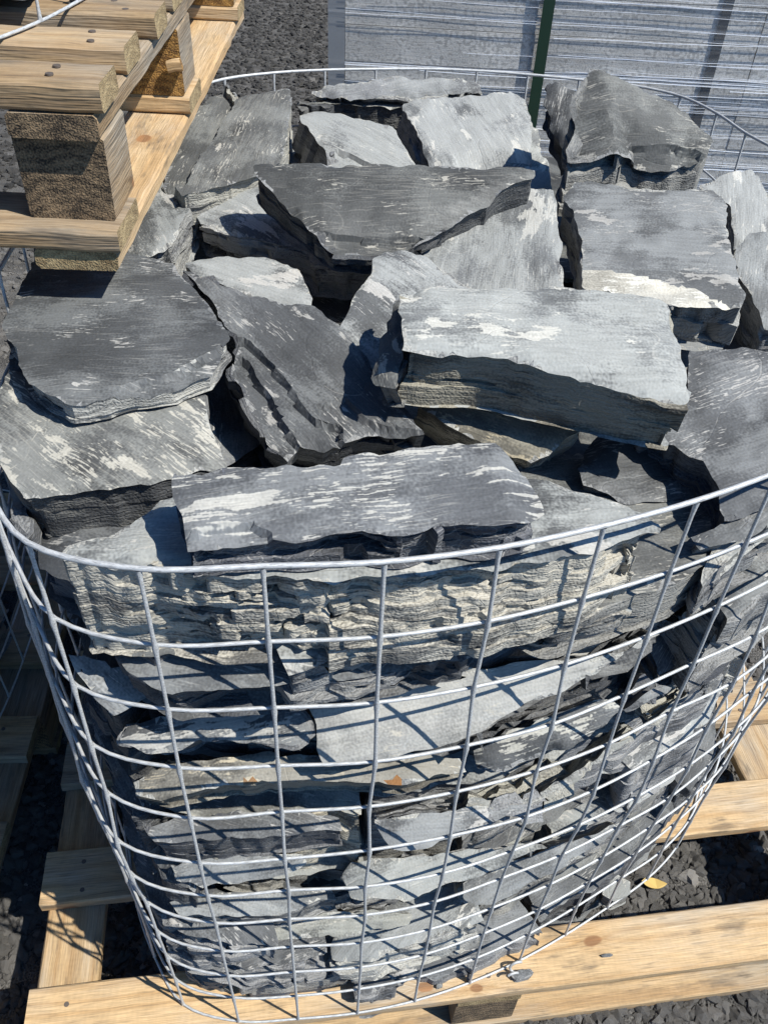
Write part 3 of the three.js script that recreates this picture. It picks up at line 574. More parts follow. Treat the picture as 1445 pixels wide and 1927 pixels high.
// ------------------------------------------------------------------ wire cages
cage('wire_cage', 'galvanised wire mesh cage filled with slate on the pale pallet', [0, 0.14, 0], 0, 3);
cage('wire_cage', 'shaded wire mesh cage standing on the grimy pallet', [-0.96, 0.141, 0.06], Math.PI, 17);
cage('wire_cage', 'wire mesh cage standing on the overhanging stacked pallet', [-0.672, 1.136, -0.2], Math.PI, 29);
{ // twist of tie wire at the foot of the mesh
  const p = hoopAt(0.215, -0.004), pts = []; for (let i = 0; i <= 16; i++) { const a = i * 0.55; pts.push(new THREE.Vector3(p.x + 0.006 * Math.cos(a) - 0.0005 * i, 0.144 + 0.006 + 0.007 * Math.sin(a), p.z + 0.0012 * i - 0.004)); }
  tag(new THREE.Mesh(new THREE.TubeGeometry(new THREE.CatmullRomCurve3(pts), 60, 0.0018, 7), WIRE), 'tie_wire', 'short twist of tie wire round the bottom wire of the cage', 'wire tie');
}

// ------------------------------------------------------------------ pack of paving in stretch film behind the cage
{
  const Z = -1.2, X0 = -0.139, X1 = 1.62, o = thing('paving_pack', 'film wrapped pack of speckled grey paving with a green strap', 'paving pack', [0, 0, Z]);
  const pave = texture(N, N, (i, j, c) => {
    const n = at(Fl.cloud, i, j, 2), s = at(Fl.speck, i, j, 4), m = at(Fl.low, i, j, 7), f = pn(i / N, j / N, 60, 60, 9);
    const v = 0.52 * (1 + 0.5 * n + 0.35 * m + 0.3 * s + 0.25 * f), d = 1 - 0.5 * sm(0.0, 0.34, n * 0.6 + f * 0.6 + s * 0.35);
    c[0] = v * d * 1.03; c[1] = v * d * 1.01; c[2] = v * d * 0.97;
  });
  const pm = new THREE.MeshStandardMaterial({ map: pave, roughness: 0.85, bumpMap: sideBump, bumpScale: 0.001 });
  const r = rng(5);
  for (let k = 0; k < 14; k++) {
    const y0 = 0.131 + 0.072 * k, split = X0 + 0.88;
    for (const [a, b] of [[X0, split - 0.001], [split + 0.001, X1]]) {
      const w = b - a, g = new THREE.BoxGeometry(w, 0.0705, 0.6, 1, 1, 1), p = g.attributes.position, n = g.attributes.normal, u = g.attributes.uv, ou = r(), ov = r();
      for (let i = 0; i < p.count; i++) { if (Math.abs(n.getZ(i)) > 0.5) u.setXY(i, p.getX(i) / 0.45 + ou, p.getY(i) / 0.45 + ov); else if (Math.abs(n.getY(i)) > 0.5) u.setXY(i, p.getX(i) / 0.45 + ou, p.getZ(i) / 0.45 + ov); else u.setXY(i, p.getZ(i) / 0.45 + ou, p.getY(i) / 0.45 + ov); }
      const m = part(o, 'paving_slab', g, pm); m.position.set((a + b) / 2 + (r() - 0.5) * 0.0016, y0 + 0.036, -0.3 + (r() - 0.5) * 0.003);
    }
  }
  for (const x of [X0 + 0.05, 0.74, X1 - 0.05]) board(o, 'pallet_block', x - 0.045, x + 0.045, 0, 0.11, -0.59, -0.01, 'z', 'old', 'dark');
  board(o, 'pallet_board', X0, X1, 0.111, 0.13, -0.1, -0.005, 'x', 'old');
  const strapMat = (c) => new THREE.MeshStandardMaterial({ color: new THREE.Color().setRGB(...c), roughness: 0.45 });
  const strap = (x, w, m, z) => { const g = new THREE.BoxGeometry(w, 1.012, 0.0016, 1, 1, 1); const q = part(o, 'strap', g, m); q.position.set(x, 0.131 + 0.506, z); return q; };
  strap(0.284, 0.024, strapMat([0.012, 0.035, 0.02]), 0.0148);
  strap(0.655, 0.02, strapMat([0.05, 0.052, 0.058]), 0.0045);
  const corner = part(o, 'corner_board', new THREE.BoxGeometry(0.036, 1.0, 0.05), new THREE.MeshStandardMaterial({ color: new THREE.Color().setRGB(0.20, 0.215, 0.235), roughness: 0.55 })); corner.position.set(X0 - 0.019, 0.631, -0.021);
  // stretch film: a thin sheet pulled round the pack, gathered into fine horizontal pleats
  const nx = 180, ys = [], pleats = [];
  for (let k = 0; k < 80; k++) pleats.push({ y: 0.46 + r() * 0.7, a: 0.0014 + 0.0022 * r(), w: 0.0014 + 0.0016 * r(), s: (r() - 0.5) * 0.035, c: X0 + 0.6 + r() * 1.1, l: 0.3 + r() * 1.1, p: r() * 9 });
  for (let y = 0.14; y < 0.46; y += 0.02) ys.push(y);
  for (let y = 0.46; y < 1.14; y += 0.0016) ys.push(y);
  const pos = [], uv = [], idx = [];
  for (const y of ys) for (let i = 0; i <= nx; i++) {
    const x = X0 - 0.037 + ((X1 - X0 + 0.04) * i) / nx; let z = 0.0095 + 0.0012 * noise3(x * 5, y * 30, 3) + 0.0007 * noise3(x * 24, y * 160, 8) * sm(0.0, 0.5, x);
    for (const q of pleats) { const e = 1 - sm(q.l * 0.7, q.l, Math.abs(x - q.c)); if (e <= 0) continue; const dy = y - (q.y + q.s * (x - q.c) + 0.004 * noise3(x * 3, q.p, 1) + 0.0012 * noise3(x * 14, q.p, 4)); if (Math.abs(dy) > 0.012) continue; z += q.a * e * (0.5 + 0.5 * Math.abs(noise3(x * 9, q.p, 6)) * 2) * Math.exp(-(dy * dy) / (q.w * q.w)); }
    pos.push(x, y, z); uv.push(x, y);
  }
  for (let j = 0; j < ys.length - 1; j++) for (let i = 0; i < nx; i++) { const a = j * (nx + 1) + i; idx.push(a, a + 1, a + nx + 1, a + 1, a + nx + 2, a + nx + 1); }
  const g = new THREE.BufferGeometry(); g.setAttribute('position', new THREE.Float32BufferAttribute(pos, 3)); g.setAttribute('uv', new THREE.Float32BufferAttribute(uv, 2)); g.setIndex(idx); g.computeVertexNormals();
  // white cords along the pleats: gathered film plus sun glints set as their colour
  const glintCordMat = new THREE.MeshPhysicalMaterial({ color: 0xf4f8ff, transmission: 0.35, thickness: 0, roughness: 0.3 });
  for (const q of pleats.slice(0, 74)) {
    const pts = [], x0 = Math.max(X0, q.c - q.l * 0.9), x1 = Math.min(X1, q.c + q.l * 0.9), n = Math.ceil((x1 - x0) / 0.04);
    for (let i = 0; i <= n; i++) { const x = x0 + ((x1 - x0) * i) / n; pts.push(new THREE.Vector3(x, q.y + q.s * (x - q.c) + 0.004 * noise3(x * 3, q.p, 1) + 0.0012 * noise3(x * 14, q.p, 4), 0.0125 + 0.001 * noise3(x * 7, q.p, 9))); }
    part(o, 'glint_pleat', new THREE.TubeGeometry(new THREE.CatmullRomCurve3(pts), n * 2, 0.0003 + 0.0006 * r() * r(), 6), glintCordMat);
  }
  part(o, 'stretch_film', g, new THREE.MeshPhysicalMaterial({ color: 0xffffff, transmission: 0.95, thickness: 0, roughness: 0.12, ior: 1.5, specularIntensity: 0.6 }));
}
const UPPER = [[1.75, 0.2, 1.25, 0.1, 0.03], [1.96, 0.22, 1.23, 0.09, 0.05], [2.2, 0.2, 1.24, 0.1, 0.03], [1.5, 0.22, 1.24, 0.1, 0.03]];
const STONES = [
  {"id":"L1","label":"grey slate slab with thin white veins lying half under the overhanging timber pallet","top":[[-266,966,-377],[-247,967,-401],[-223,965,-349],[-160,966,-387],[-150,963,-327],[-146,959,-242],[-144,955,-161],[-168,953,-113],[-211,951,-85],[-239,950,-61],[-273,952,-107],[-285,958,-223],[-292,964,-343]],"ext":[0,-60,-3],"face":"mid","side":"light","g":0.004,"rough":1.0,"breaks":0,"steps":[[[[-296,967,-400],[-271,969,-444],[-224,964,-345],[-243,951,-82],[-279,952,-93],[-291,959,-239]],0.012]],"grain":[-14,-13,255]},
  {"id":"L2","label":"pale fractured slate lump just below the edge of the overhanging pallet","top":[[-277,941,-156],[-239,936,-100],[-234,931,-62],[-241,921,0],[-262,916,20],[-287,914,15],[-312,918,-27],[-305,928,-88],[-301,938,-155]],"ext":[5,-49,-7],"face":"dusty","side":"light","g":0.004,"rough":1.0},
  {"id":"M1","label":"streaky grey slate block with a ragged pale front edge beside the broad dark slab","top":[[-238,931,-90],[-228,938,-119],[-209,943,-137],[-162,947,-155],[-86,946,-150],[-38,930,-88],[-26,915,-28],[-28,910,-4],[-62,908,0],[-95,909,-4],[-101,914,-22],[-135,916,-32],[-189,919,-40],[-224,923,-59]],"ext":[0,-49,-12],"face":"dusty","side":"light","g":0.004,"rough":1.0,"grain":[107,-20,81]},
  {"id":"T1","label":"long rubbly grey slate bar lying under the far rim of the cage","top":[[-140,945,-467],[-93,952,-474],[-6,964,-488],[106,958,-481],[112,947,-469],[27,941,-463],[-96,937,-458],[-138,938,-459]],"ext":[0,-26,-23],"face":"rough","side":"light","g":0.004,"rough":1.6,"bed":3},
  {"id":"T2","label":"thin slate plank in shadow behind two pale blocks","top":[[-160,923,-457],[-95,925,-477],[-4,926,-484],[-2,924,-461],[-96,924,-461],[-165,923,-454]],"ext":[0,-45,-4],"face":"dusty","side":"dark","g":0.004,"rough":1.0},
  {"id":"T3","label":"pale wedge of slate with a rounded grey end beside the largest pale block","top":[[-138,961,-304],[-114,963,-322],[-58,956,-320],[-13,949,-314],[1,939,-280],[29,922,-226],[-76,926,-192],[-96,934,-213],[-101,941,-241],[-115,948,-262],[-131,955,-280]],"ext":[-22,-58,-14],"face":"light","side":"grey","g":0.004,"rough":1.0,"bed":2.5,"steps":[[[[-97,940,-239],[-80,940,-246],[-35,929,-224],[-96,932,-204]],0.006]],"grain":[114,-29,61]},
  {"id":"T4","label":"largest pale whitewashed slate block near the far rim","top":[[-6,956,-416],[62,960,-419],[144,965,-423],[161,962,-404],[168,951,-352],[167,935,-272],[163,928,-237],[39,922,-236],[20,936,-311],[5,944,-353]],"ext":[-9,-64,-13],"face":"light","side":"grey","g":0.004,"rough":1.0,"bed":2.2,"steps":[[[[66,931,-275],[97,935,-287],[179,938,-280],[175,924,-215],[22,917,-213],[39,924,-248]],0.02,0.55]]},
  {"id":"T5","label":"narrow pale slate lump wedged between the whitewashed block and the boulder","top":[[163,953,-410],[179,941,-363],[190,918,-257],[195,906,-197],[134,910,-174],[130,923,-237],[142,947,-362]],"ext":[-9,-58,-12],"face":"light","side":"light","g":0.004,"rough":1.0},
  {"id":"S1","label":"broad dark smooth slate slab tapering to a point at both ends","top":[[-157,993,-47],[-142,995,-53],[-33,996,-61],[81,997,-71],[141,996,-73],[142,992,-61],[112,987,-45],[97,981,-27],[64,971,4],[26,961,35],[-3,957,49],[-32,957,50],[-66,958,50],[-96,968,23],[-123,977,-3],[-141,983,-20],[-153,988,-33]],"ext":[-1,-38,-13],"face":"dark","side":"dark","g":0.004,"rough":1.0,"breaks":0,"steps":[[[[-136,976,2],[-84,974,4],[-35,977,-8],[-8,975,-2],[14,973,0],[58,979,-17],[95,988,-45],[155,994,-68],[153,977,-19],[97,972,1],[27,954,56],[-2,949,72],[-78,950,72]],0.03,0.32],[[[-82,965,28],[-49,964,30],[-3,964,29],[29,964,25],[-2,951,65],[-73,952,65]],0.005]],"grain":[252,4,-25]},
  {"id":"U1","label":"cream dusted slate slab behind the big block on top of the heap","top":[[6,932,15],[56,946,-39],[88,954,-72],[122,962,-104],[170,965,-105],[173,956,-58],[172,941,13],[167,928,79],[82,921,92],[14,920,81]],"ext":[2,-49,-10],"face":"light","side":"light","g":0.004,"rough":1.0,"grain":[-17,-33,160]},
  {"id":"U2","label":"pale slate slab with a stepped left edge tucked behind the big block on top","top":[[-24,959,70],[-16,960,61],[6,960,54],[43,951,73],[83,940,97],[80,930,132],[10,925,170],[-8,917,204],[-20,917,206],[-52,930,175],[-42,941,135],[-29,950,100]],"ext":[-4,-43,-13],"face":"dusty","side":"grey","g":0.004,"rough":1.0,"grain":[54,-19,44]},
  {"id":"C1","label":"big pale topped slate block with a dark brown front face on top of the heap","top":[[5,993,203],[24,993,193],[70,992,192],[116,991,186],[135,992,177],[186,990,179],[231,988,186],[233,984,218],[233,980,254],[235,974,299],[230,973,309],[183,976,300],[134,979,290],[84,981,279],[46,982,279],[7,983,280],[4,988,241]],"ext":[-2,-60,-7],"face":"light","side":"brown","g":0.004,"rough":1.0,"bed":1.8,"breaks":0,"steps":[[[[0,985,270],[47,984,268],[85,983,268],[135,980,278],[193,977,289],[245,974,301],[226,970,334],[132,976,310],[1,980,307]],0.01,0.4]],"grain":[208,-5,-13]},
  {"id":"C1b","label":"splintered dark slate shard standing at the end of the big top block","top":[[-4,973,180],[10,979,173],[8,971,211],[10,964,249],[1,954,284],[-16,950,275],[-12,959,236]],"ext":[10,-28,-6],"face":"mid","side":"grey","g":0.004,"rough":1.5},
  {"id":"C2","label":"tilted slate slab with stepped ledges and pale flecks beside the smooth dark slab","top":[[-211,951,91],[-200,949,101],[-175,945,117],[-133,942,128],[-93,941,132],[-76,940,136],[-50,933,162],[-22,921,212],[-4,912,246],[31,904,281],[-14,903,283],[-40,900,297],[-75,899,301],[-83,897,308],[-103,902,289],[-129,912,246],[-145,919,220],[-144,926,190],[-170,937,148]],"ext":[-10,-78,-29],"face":"mid","side":"dark","g":0.004,"rough":1.0,"steps":[[[[-153,928,183],[-130,927,188],[-80,912,249],[-64,906,274],[-41,905,278],[-34,896,310],[-82,894,319],[-107,900,294],[-148,917,227]],0.007],[[[-148,925,196],[-132,922,207],[-93,908,264],[-73,899,299],[-82,894,319],[-117,903,283]],0.008],[[[-66,909,259],[-39,913,246],[-15,906,270],[36,904,281],[-39,898,305]],0.005],[[[-182,939,138],[-160,933,164],[-146,926,192],[-146,917,227],[-120,907,266],[-100,895,314],[-158,903,286],[-187,933,166]],0.04,0.6]],"grain":[143,-35,139]},
  {"id":"C3","label":"brownish streaked slate fragment behind the tilted slab","top":[[-230,918,29],[-204,920,19],[-140,922,13],[-102,918,30],[-84,910,73],[-85,906,89],[-131,908,81],[-171,911,69],[-207,914,51]],"ext":[0,-39,-8],"face":"dusty","side":"buff","g":0.004,"rough":1.0},
  {"id":"B1","label":"smooth dark slate slab with a broken edge half shaded by the overhanging pallet","top":[[-353,951,99],[-358,952,69],[-274,952,76],[-216,951,96],[-202,950,119],[-169,947,166],[-138,945,217],[-144,944,227],[-148,942,264],[-176,941,283],[-207,941,297],[-221,940,303],[-252,940,320],[-273,940,309],[-298,941,289],[-321,943,246],[-343,945,214],[-347,948,161]],"ext":[0,-20,-1],"face":"dark","side":"light","g":0.004,"rough":1.0,"breaks":0,"steps":[[[[-227,941,296],[-172,943,258],[-138,945,221],[-140,942,275],[-205,940,308]],0.006]],"grain":[160,1,-24]},
  {"id":"B2","label":"white streaked slate slab underneath the smooth dark slab","top":[[-349,923,183],[-349,923,178],[-328,918,237],[-291,916,267],[-232,918,264],[-158,921,263],[-145,918,297],[-121,913,349],[-144,912,354],[-181,909,372],[-231,906,385],[-272,904,394],[-288,906,372],[-302,907,354],[-317,909,328]],"ext":[2,-55,-5],"face":"patchy","side":"dark","g":0.004,"rough":1.0,"grain":[109,-5,81]},
  {"id":"B3","label":"small grey slate piece at the curved corner of the cage under the white streaked slab","top":[[-320,896,322],[-313,892,335],[-300,888,350],[-284,882,370],[-274,874,397],[-292,878,384],[-307,888,349]],"ext":[0,-57,-17],"face":"mid","side":"grey","g":0.004,"rough":1.0},
  {"id":"F1","label":"long flat slate slab with white streaks resting across the front rim","top":[[-143,979,437],[-101,980,428],[-31,980,424],[-29,981,414],[15,983,404],[55,984,395],[73,984,392],[93,982,409],[100,980,429],[105,977,452],[104,977,452],[81,975,464],[54,975,467],[13,974,477],[-13,974,477],[-53,973,486],[-120,972,495],[-127,974,479],[-137,976,457]],"ext":[0,-40,-5],"face":"streaky","side":"crackle","g":0.0035,"rough":1.0,"breaks":0,"steps":[[[[-129,973,485],[-90,974,476],[-67,974,475],[-65,972,495],[-126,971,502]],0.005],[[[72,985,386],[76,983,398],[81,980,425],[84,977,448],[82,975,470],[114,975,468],[115,980,423],[99,983,399]],0.03,0.38]],"grain":[197,5,-42]},
  {"id":"F2","label":"long thick buff faced slate block beneath the white streaked front slab","top":[[-214,935,474],[-210,935,463],[-188,935,451],[-172,935,433],[-163,935,413],[-87,935,393],[119,935,372],[177,935,393],[198,935,412],[196,935,420],[186,935,420],[154,935,436],[101,935,455],[29,935,478],[-54,935,487],[-99,935,486],[-145,935,481],[-200,935,484]],"ext":[0,-95,0],"face":"dusty","side":"buff","g":0.0035,"rough":1.2,"lam":1.0,"bed":1.1,"breaks":0,"grain":[324,0,-46]},
  {"id":"G1","label":"yellow stained slate piece in the shade under the big top block","top":[[21,912,245],[77,917,237],[174,915,241],[172,907,254],[151,896,272],[139,889,284],[124,885,290],[105,888,286],[78,893,276],[54,900,265]],"ext":[0,-43,-26],"face":"buff","side":"buff","g":0.004,"rough":1.0},
  {"id":"G2","label":"dark slate slab sunk in a hollow behind the front slab","top":[[174,880,257],[199,884,229],[227,883,224],[288,872,244],[292,863,277],[287,858,298],[250,861,303],[208,863,312],[169,870,299],[165,875,281]],"ext":[-4,-43,-11],"face":"dark","side":"dark","g":0.004,"rough":1.0},
  {"id":"G3","label":"broad dark slate slab overlapping the cage side to the right of the heap","top":[[268,931,174],[320,938,172],[339,938,180],[374,938,199],[350,909,319],[306,898,343],[270,890,360],[269,899,318],[263,903,297],[231,905,272],[192,906,247],[218,912,233],[260,919,226]],"ext":[5,-44,-10],"face":"mid","side":"dark","g":0.004,"rough":1.0,"breaks":0,"grain":[116,23,-43]},
  {"id":"G4","label":"grey slate piece under the rim below the broad dark slab","top":[[244,881,366],[271,885,354],[310,893,334],[344,897,326],[328,892,337],[298,883,361],[251,876,379]],"ext":[0,-46,-19],"face":"mid","side":"grey","g":0.004,"rough":1.0},
  {"id":"W2","label":"slanting grey slate block behind the mesh beside the buff faced block","top":[[254,850,360],[298,870,339],[317,872,336],[351,884,323],[336,874,334],[304,855,355],[275,839,373],[259,832,381],[249,826,387]],"ext":[0,-59,-54],"face":"dusty","side":"grey","g":0.004,"rough":1.0,"bed":2},
  {"id":"R2","label":"square grey slate slab with a white mineral band along its front edge","top":[[181,962,-84],[198,969,-120],[241,968,-109],[288,969,-104],[351,971,-109],[359,966,-79],[344,950,10],[348,939,71],[340,935,93],[277,932,96],[229,933,82],[187,934,72],[189,941,34],[192,950,-19]],"ext":[1,-49,-9],"face":"veil","side":"light","g":0.004,"rough":1.0,"breaks":0,"patch":[[[[186,940,38],[244,940,47],[295,938,67],[334,934,95],[226,929,106],[183,933,76]],"calcite"]],"grain":[147,4,3]},
  {"id":"R3","label":"pale slate piece marked by mesh shadow beside the square slab","top":[[370,927,-225],[422,939,-250],[442,942,-251],[455,928,-201],[457,910,-139],[415,903,-131],[400,899,-123],[404,920,-192]],"ext":[5,-48,-14],"face":"light","side":"light","g":0.004,"rough":1.0},
  {"id":"R4","label":"upright grey slate block against the cage side next to the square slab","top":[[376,925,-62],[400,933,-94],[425,936,-106],[465,936,-96],[429,905,53],[387,902,58],[377,907,28],[376,912,4],[368,917,-22]],"ext":[3,-69,-14],"face":"veil","side":"grey","g":0.004,"rough":1.0,"bed":2},
  {"id":"R1","label":"craggy dark slate boulder standing highest on the heap","top":[[216,1054,-250],[256,1041,-244],[289,1031,-241],[323,1019,-234],[366,991,-203],[360,981,-183],[328,980,-167],[295,983,-156],[265,991,-158],[216,992,-137],[188,993,-126],[186,1001,-140],[205,1021,-185],[192,1031,-198],[201,1044,-225]],"ext":[0,-75,-10],"face":"mid","side":"grey","g":0.004,"rough":1.1,"bed":1.8,"breaks":0,"steps":[[[[244,1028,-216],[274,1009,-194],[312,1000,-195],[372,992,-207],[368,967,-160],[267,974,-128],[235,987,-137]],0.03,0.5],[[[259,999,-169],[303,996,-184],[367,983,-190],[365,971,-166],[287,976,-141]],0.008],[[[186,1048,-226],[217,1060,-262],[240,1030,-218],[231,1022,-198],[252,982,-136],[172,984,-103],[173,1034,-194]],0.05,0.75]]},
  {"id":"R1b","label":"dark jagged slate chunk leaning against the craggy boulder","top":[[188,984,-392],[200,992,-401],[223,987,-387],[231,969,-359],[237,961,-345],[215,929,-306],[204,941,-327],[184,965,-366]],"ext":[8,-40,-28],"face":"dark","side":"dark","g":0.004,"rough":1.4,"breaks":0},
  {"id":"W4","label":"tilted slate plate catching mesh shadows inside the curved cage corner","top":[[-235,802,457],[-212,796,454],[-187,786,456],[-166,773,463],[-185,769,478],[-202,767,488],[-212,776,481],[-228,791,468],[-242,805,457]],"ext":[-13,-39,-29],"face":"veil","side":"dark","g":0.004,"rough":1.0},
  {"id":"W5","label":"recessed dark slate slab shaded by the buff faced block above","top":[[-197,826,468],[-84,828,457],[21,830,448],[78,829,452],[21,825,471],[-57,822,487],[-149,820,497],[-183,823,483]],"ext":[0,-49,-10],"face":"mid","side":"dark","g":0.004,"rough":1.0},
  {"id":"W3","label":"long bright slate plate leaning on the mesh below the buff faced block","top":[[-61,752,445],[-2,764,432],[85,774,422],[182,781,413],[242,800,394],[269,814,380],[275,822,373],[241,799,395],[173,765,428],[114,744,450],[71,726,468],[10,715,480],[-37,708,487],[-45,719,476],[-44,735,461]],"ext":[0,-21,-22],"face":"pale","side":"dark","g":0.004,"rough":1.0,"breaks":0,"grain":[253,52,-54]},
  {"id":"W6","label":"streaked slate piece with bright ragged front under the recessed dark slab","top":[[-203,729,471],[-176,735,461],[-124,738,455],[-63,741,451],[-48,730,468],[-60,725,478],[-121,724,479],[-181,719,488],[-206,722,483]],"ext":[0,-43,-26],"face":"patchy","side":"grey","g":0.004,"rough":1.0},
  {"id":"W7","label":"long brown slate bar with rust spots behind the mesh","top":[[-207,669,484],[-169,675,468],[-92,678,458],[-27,679,455],[48,682,448],[80,682,449],[87,678,458],[76,677,462],[30,672,476],[-43,671,478],[-125,669,486],[-178,665,497],[-201,666,494]],"ext":[0,-47,-17],"face":"buff","side":"brown","g":0.004,"rough":1.0,"bed":2.6,"patch":[[[[-107,670,481],[-96,671,478],[-93,669,486],[-104,668,489]],"rust"],[[[15,673,473],[28,674,471],[28,671,478],[17,671,480]],"rust"]],"grain":[274,9,-27]},
  {"id":"W9","label":"dark layered slate wedge under the right end of the bright plate","top":[[96,654,429],[139,670,412],[199,688,392],[219,691,389],[236,683,397],[275,701,377],[260,697,381],[211,674,407],[184,659,423],[151,650,434],[124,642,442],[99,643,442]],"ext":[0,-37,-33],"face":"streaky","side":"dark","g":0.004,"rough":1.5,"grain":[154,41,-45]},
  {"id":"W10","label":"broad grey slate slab with a pale chipped lower edge behind the mesh","top":[[98,570,427],[148,568,429],[217,598,397],[253,615,379],[319,648,345],[318,644,349],[296,635,359],[215,590,406],[174,571,426],[110,548,450],[84,548,450]],"ext":[0,-36,-34],"face":"veil","side":"light","g":0.004,"rough":1.0,"grain":[217,65,-68]},
  {"id":"W11","label":"pale slate plate with a dark notch low behind the mesh","top":[[-200,474,470],[-173,483,458],[-113,487,453],[-64,486,455],[-58,480,461],[-79,472,471],[-127,466,479],[-165,463,483],[-192,466,479]],"ext":[0,-31,-25],"face":"veil","side":"grey","g":0.004,"rough":1.0},
  {"id":"W12","label":"grey slate plate with a pale front corner under the rusty brown bar","top":[[5,554,450],[36,559,442],[93,564,437],[160,570,429],[180,573,426],[159,565,436],[119,555,449],[45,536,471],[25,537,470],[13,546,460]],"ext":[0,-35,-28],"face":"veil","side":"grey","g":0.004,"rough":1.0},
  {"id":"W13","label":"blunt grey slate block with rounded pale end behind the mesh","top":[[-25,445,457],[-15,452,443],[64,456,435],[166,465,418],[198,464,419],[191,462,423],[121,448,451],[43,437,473],[-13,436,475]],"ext":[0,-54,-27],"face":"dusty","side":"grey","g":0.004,"rough":1.0,"bed":2},
  {"id":"W14","label":"stubby slate block with pitted pale face low in the front of the cage","top":[[-199,293,458],[-163,299,449],[-88,303,442],[12,308,434],[62,307,435],[56,301,445],[-24,293,459],[-123,286,471],[-191,285,472]],"ext":[0,-43,-26],"face":"dusty","side":"buff","g":0.004,"rough":1.0,"bed":2},
  {"id":"W15","label":"smooth slate block with a cream side near the lower front of the cage","top":[[113,369,421],[168,382,399],[242,396,376],[285,404,361],[297,407,357],[273,395,378],[215,375,410],[150,357,441],[114,357,440]],"ext":[0,-51,-31],"face":"veil","side":"buff","g":0.004,"rough":1.0},
  {"id":"W16","label":"dark shaded slate block below the rusty brown bar","top":[[-216,567,473],[-183,569,463],[-123,571,455],[-67,573,450],[-26,572,452],[-23,569,465],[-65,567,473],[-135,565,481],[-198,563,489]],"ext":[0,-82,-21],"face":"mid","side":"dark","g":0.004,"rough":1.0},
  {"id":"W17","label":"grey slate block with shaded face under the notched pale plate","top":[[-207,401,475],[-162,404,466],[-94,406,456],[-34,407,451],[-25,404,462],[-69,401,476],[-131,399,484],[-193,398,490]],"ext":[0,-87,-22],"face":"veil","side":"grey","g":0.004,"rough":1.0}
];

// ------------------------------------------------------------------ slate heap
for (const s of STONES) {
  const m = (L) => L.map((p) => p.map((c) => c / 1000)), d = { top: m(s.top), ext: s.ext.map((c) => c / 1000), face: s.face, side: s.side, g: s.g, rough: s.rough };
  if (s.grain) d.grain = s.grain;
  if (s.lam) d.lam = s.lam;
  if (s.steps) d.steps = s.steps.map(([p, ...q]) => [m(p), ...q]);
  for (const k of ['breaks', 'wedge', 'terrace', 'bed']) if (s[k] !== undefined) d[k] = s[k];
  if (s.patch) d.patch = s.patch.map(([p, k]) => [m(p), k]);
  slate(/block|boulder|lump|chunk|wedge|bar/.test(s.label) ? 'slate_block' : 'slate_slab', s.label, d);
}
// courses of smaller pieces packed round the inside of the mesh
const faces = ['mid', 'veil', 'dusty', 'dark', 'mid', 'veil', 'dark'], sides = ['grey', 'buff', 'grey', 'dark', 'dark', 'light', 'grey'];
const TONE = { mid: 'mid grey', veil: 'dull grey', dusty: 'dusty grey', dark: 'dark', light: 'pale' };
function packed(s0, s1, y, th, inset, depth, r, g, label, group, tilt, move) {
  const m = Math.max(2, Math.round((s1 - s0) / 0.05)), top = [], q = [];
  for (let i = 0; i <= m; i++) { const p = hoopAt(s0 + ((s1 - s0) * i) / m, inset + 0.012 * (r() - 0.3)); top.push([p.x, y - tilt * 0.5, p.z]); }
  for (let i = m; i >= 0; i--) { const p = hoopAt(s0 + ((s1 - s0) * (i * 0.9 + 0.05 * m)) / m, inset + depth * (0.8 + 0.4 * r())); top.push([p.x, y + tilt * 0.5, p.z]); }
  const e = (r() - 0.5) * 0.012, k = (r() * faces.length) | 0;
  if (move) for (const p of top) move(p);
  return slate('slate_piece', label.replace('TONE', TONE[faces[k]]), { top, ext: [e, -th, 0.004 * (r() - 0.5)], face: faces[k], side: sides[k], g, rough: 1.15, terrace: 0.8 }, group);
}
